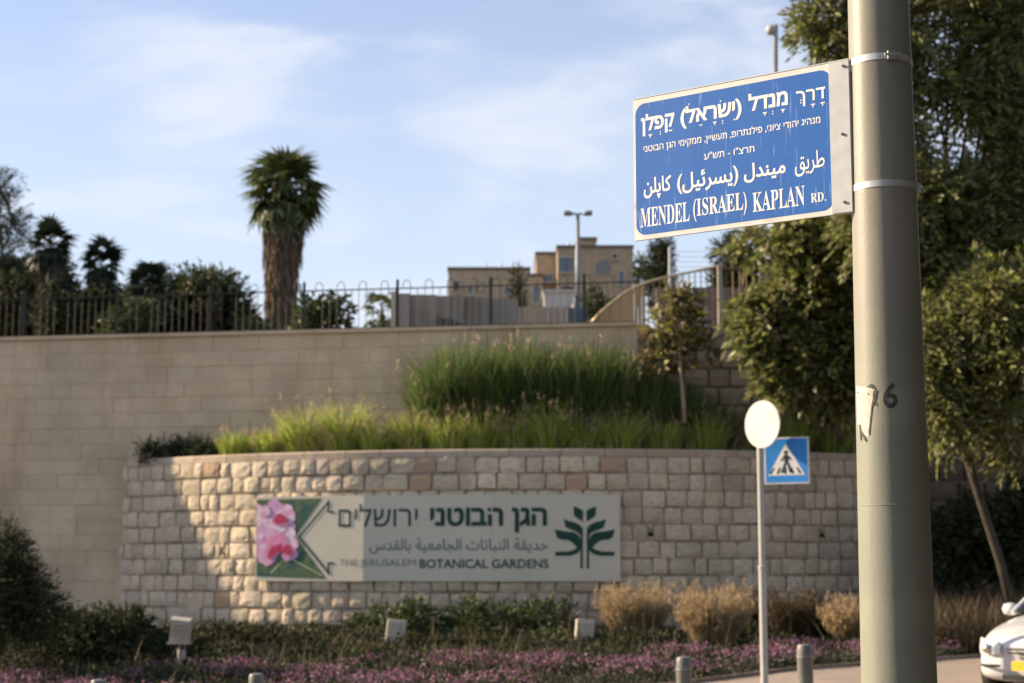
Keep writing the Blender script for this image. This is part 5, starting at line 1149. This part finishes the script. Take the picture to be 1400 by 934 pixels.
# golden ornamental grasses in the bed
GG = 'golden fountain grasses in front of the bowed wall'
for px, Y, h, w, lab in ((866, 29.6, 84, 78, 'golden fountain grass just right of the name board'), (972, 27.6, 100, 66, 'largest golden fountain grass, left of the slim sign post'), (1076, 29.2, 82, 44, 'brownish fountain grass just right of the slim sign post'), (1156, 28.4, 78, 34, 'golden fountain grass against the left side of the thick pole'), (1034, 29.9, 66, 36, 'brownish fountain grass behind the slim sign post')):
    zf = lambda x, y: bedz(x, y)
    grass_tuft('fountain_grass', lab, px, Y, h, w, 3000, GOLD if px not in (1076, 1034) else DRYB, ground=zf, plume=.2, group=GG, bw=.012, lean=.5, plm=mat('golden_plumes', (.52, .37, .21), (.40, .28, .16), scale=3, rough=.8, isl=True, trans=.3) if px not in (1076, 1034) else DRYB, hvar=.5)
n = 9000; X_ = rng.uniform(6.6, 12.5, n); Y_ = rng.uniform(27.6, 31.5, n); O = np.stack([X_, Y_, np.array([bedz(float(a), float(b_)) for a, b_ in zip(X_, Y_)])], 1)
V, Fc = blades(O, rng.uniform(.4, 1.15, n), np.full(n, .02), rng.uniform(.1, .6, n), .8); emit('dry_grass', V, Fc, DRYB, None, 'brown dry grass under the large leafy tree', 'stuff')
# dark shrubs in the shade under the tree
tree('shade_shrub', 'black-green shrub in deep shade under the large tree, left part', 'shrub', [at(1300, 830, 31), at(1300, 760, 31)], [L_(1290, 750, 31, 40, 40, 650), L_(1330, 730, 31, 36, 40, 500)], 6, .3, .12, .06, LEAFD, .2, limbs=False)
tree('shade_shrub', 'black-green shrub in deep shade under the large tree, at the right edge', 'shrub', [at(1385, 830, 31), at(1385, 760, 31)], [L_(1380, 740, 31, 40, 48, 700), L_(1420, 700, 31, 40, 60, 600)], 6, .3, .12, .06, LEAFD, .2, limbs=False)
# bed planting
def bush(name, label, px, py, Y, rx, rz, n, m=LEAFD, ll=.09, lw=.04, group=None, cat='shrub', length=.2, more=()):
    c = at(px, py, Y); z0 = bedz(c.x, Y); tree(name, label, cat, [(c.x, Y, z0 - .05), (c.x, Y, max(z0 + .1, c.z))], [L_(px, py, Y, rx, rz, n)] + [L_(*q) for q in more], 6, length, ll, lw, m, .1, limbs=False, group=group, trad=(.04, .02))
bush('pine_shrub', 'dark green young pine at the left edge in front of the smooth wall', 0, 800, 25.5, 36, 34, 700, LEAFD, .13, .022, length=.3, more=[(6, 755, 25.5, 18, 28, 300), (34, 800, 25.5, 16, 20, 240), (50, 835, 25.5, 34, 22, 400), (-5, 850, 25.5, 50, 30, 600)])
bush('dark_shrub', 'dark low shrub between the young pine and the bowed wall', 140, 868, 27.5, 60, 26, 900, LEAFD, more=[(175, 858, 28, 26, 18, 300), (100, 880, 27, 60, 30, 700)])
bush('low_hedge', 'dark low mat of ground-hugging hedge behind the left floodlight', 300, 880, 29, 90, 16, 1300, LEAFD, more=[(360, 884, 29, 90, 14, 1200), (230, 892, 28, 60, 20, 700)])
bush('wild_bush', 'olive wild bush against the wall below the left half of the board', 530, 862, 30.2, 55, 26, 500, LEAFM, more=[(490, 870, 30.2, 26, 18, 250), (570, 850, 30.2, 24, 26, 260)])
bush('wild_bush', 'olive wild bush against the wall below the right half of the board', 680, 858, 30.2, 70, 24, 600, LEAFM, more=[(745, 850, 30.2, 36, 26, 350), (640, 850, 30.2, 26, 26, 240)])
bush('wild_bush', 'rounded green bush left of the third floodlight', 750, 890, 28.9, 34, 20, 420, LEAFM)
bush('dark_shrub', 'dark bush between golden grass and the flowers, under the board right end', 860, 890, 28.4, 50, 22, 600, LEAFD, more=[(800, 890, 28.6, 30, 18, 300), (1000, 885, 29.4, 90, 26, 700), (1120, 870, 29.8, 50, 40, 600)])
def clipped_hedge(label, x0, x1, y0, y1, Y, n):
    a = at(x0, y1, Y); c = at(x1, y1, Y); zt = at((x0 + x1) / 2, y0, Y).z; zb = bedz((a.x + c.x) / 2, Y) - .02; t = thing('clipped_hedge', label, 'hedge', ((a.x + c.x) / 2, Y, zb))
    P = np.stack([rng.uniform(a.x, c.x, n), rng.uniform(Y, Y + .7, n), zb + (zt - zb) * rng.uniform(0, 1, n) ** .5], 1); w = rng.uniform(0, 1, n)
    P[w < .45, 2] = zt + rng.normal(size=(w < .45).sum()) * .015; P[(w >= .45) & (w < .85), 1] = Y + rng.normal(size=((w >= .45) & (w < .85)).sum()) * .02
    V = leaf_quads(P, rng.normal(size=(n, 3)) + np.array([0, -.4, .5]), .045, .028); emit('foliage', V, quadidx(n), LEAFD, t)
    b = MB(); b.box(((a.x + c.x) / 2, Y + .37, (zb + zt) / 2 - .04), (c.x - a.x - .1, .6, zt - zb - .06)); obj('twig_core', b, mat('dark_twigs', (.03, .027, .018), rough=.9), t)
clipped_hedge('dark clipped hedge under the middle of the name board', 556, 688, 876, 925, 28.0, 11000)
clipped_hedge('dark clipped hedge right of the left floodlight', 395, 525, 889, 925, 27.2, 9000)
# flowers: a broad band of small purple blooms over dark leaves
def flowers():
    n = 26000; X_ = rng.uniform(-11, 7.2, n); u = rng.uniform(0, 1, n); bf = np.array([bed_front(float(x)) for x in X_]); depth = np.interp(X_, [-11, -6, 0, 3, 7.2], [3.3, 3.5, 3.9, 3.2, 1.5]); Y_ = bf + .05 + u * depth
    Z = np.array([bedz(float(a), float(b_)) for a, b_ in zip(X_, Y_)]); dens = np.sin(X_ * 1.7 + Y_ * 2.1) * .5 + np.sin(X_ * 4.1 - Y_ * 1.3) * .35; keep = rng.uniform(-1.1, 1.2, n) < dens * 2.4 - .05
    hgt = np.clip(.13 + .07 * dens + rng.uniform(-.05, .09, n), .03, .3)
    P = np.stack([X_, Y_, Z], 1)
    Cc = np.repeat(P, 3, 0); Cc[:, 2] += np.repeat(hgt, 3) * rng.uniform(0, 1, len(Cc)); Cc[:, :2] += rng.normal(size=(len(Cc), 2)) * .05
    V = leaf_quads(Cc, rng.normal(size=Cc.shape) + np.array([0, 0, .5]), rng.uniform(.04, .09, len(Cc)), .022); emit('flower_bed_leaves', V, quadidx(len(V)), mat('grey_green_leaves', (.065, .075, .04), (.045, .05, .03), scale=3, rough=.7, isl=True, trans=.2), None, 'grey-green low leaves under the purple flowers', 'stuff')
    Q = P[keep]; h = hgt[keep]; Q[:, 2] += h + .02; r_ = .03; Vs = []
    sel = rng.uniform(0, 1, len(Q)) < .42; Q = Q[sel]
    for k in range(3):
        D = rng.normal(size=Q.shape) + np.array([0, -.3, .6]); Vs.append(leaf_quads(Q + rng.normal(size=Q.shape) * .018, D, rng.uniform(.025, .05, len(Q)), .03))
    V = np.concatenate(Vs); emit('purple_flowers', V, quadidx(len(V)), PURP, None, 'band of small purple and pink flowers along the bed', 'stuff')
flowers()
n = 42000; X_ = rng.uniform(-12, 9, n); Y_ = rng.uniform(23.5, 31.5, n); bf = np.array([bed_front(float(x)) for x in X_]); ok = Y_ > bf + 1.2; X_, Y_ = X_[ok], Y_[ok]; n = len(X_)
Zg = np.array([bedz(float(a), float(b_)) for a, b_ in zip(X_, Y_)]); Hg = .09 + .08 * np.sin(X_ * 1.3 + 1) * np.sin(Y_ * 1.9) + .07 * np.sin(X_ * 3.7 + Y_ * 2.3)
P = np.stack([X_, Y_, Zg + np.clip(Hg, .03, 1) * rng.uniform(.1, 1, n) ** .5], 1); V = leaf_quads(P, rng.normal(size=(n, 3)) + np.array([0, -.2, .6]), rng.uniform(.06, .14, n), .045)
emit('ground_cover', V, quadidx(n), LEAFD, None, 'dark low ground cover between the flowers and the bowed wall', 'stuff')

# ------------------------------------------------------------------ unseen trees beside and behind the camera, added to block sky light
for i, (x, y, r_) in enumerate(((4.9, 4.2, 2.3), (7.0, 9.0, 2.4), (4.3, -.8, 2.2), (1.6, -4.6, 2.3), (9.8, 12.8, 2.4), (-3.2, -6.4, 2.2), (7.6, 1.5, 2.6))):
    lab = ['dark street tree directly right of the thick pole', 'dark street tree by the near kerb, up the street from the pole', 'dark street tree just right of the viewpoint', 'dark street tree behind the viewpoint', 'dark street tree beyond the near kerb, farthest up the street', 'dark street tree behind and left of the viewpoint', 'dark street tree in the second row right of the pole'][i]
    z0 = base(x) + (.12 if y < 9 else 0); zc = z0 + 4.3
    tree('street_tree', lab, 'tree', [(x, y, z0), (x + .05, y, z0 + 1.0), (x, y + .1, z0 + 2.4)], [((x, y, zc), (r_, r_, 2.4), 2300), ((x, y, zc - 2.1), (r_ * .9, r_ * .9, 1.5), 1500)], 7, .45, .26, .13, LEAFD, .3, group='street trees on the near side')

n = 2600; X_ = rng.uniform(-11, 9, n); Y_ = np.array([bed_front(float(x)) for x in X_]) + rng.uniform(.02, 5, n) ; P = np.stack([X_, Y_, np.array([bedz(float(a), float(b_)) for a, b_ in zip(X_, Y_)]) + .012], 1)
V = leaf_quads(P, rng.normal(size=(n, 3)) * np.array([1, 1, .15]), rng.uniform(.03, .09, n), .03); emit('leaf_litter', V, quadidx(n), mat('dry_leaf_litter', (.30, .22, .13), (.18, .12, .07), scale=3, rough=.9, isl=True), None, 'dry fallen leaves scattered on the bed soil', 'stuff')
nd = 900; Xd = rng.uniform(-9, 6.5, nd); Yd = np.array([bed_front(float(x)) for x in Xd]) + rng.uniform(1.5, 7, nd); Od = np.stack([Xd, Yd, np.array([bedz(float(a), float(b_)) for a, b_ in zip(Xd, Yd)])], 1)
Vd, Fd = blades(Od, rng.uniform(.2, .75, nd), np.full(nd, .012), rng.uniform(.1, .8, nd), .8); emit('wild_stalks', Vd, Fd, DRYB, None, 'thin dry stalks poking through the low ground cover', 'stuff')
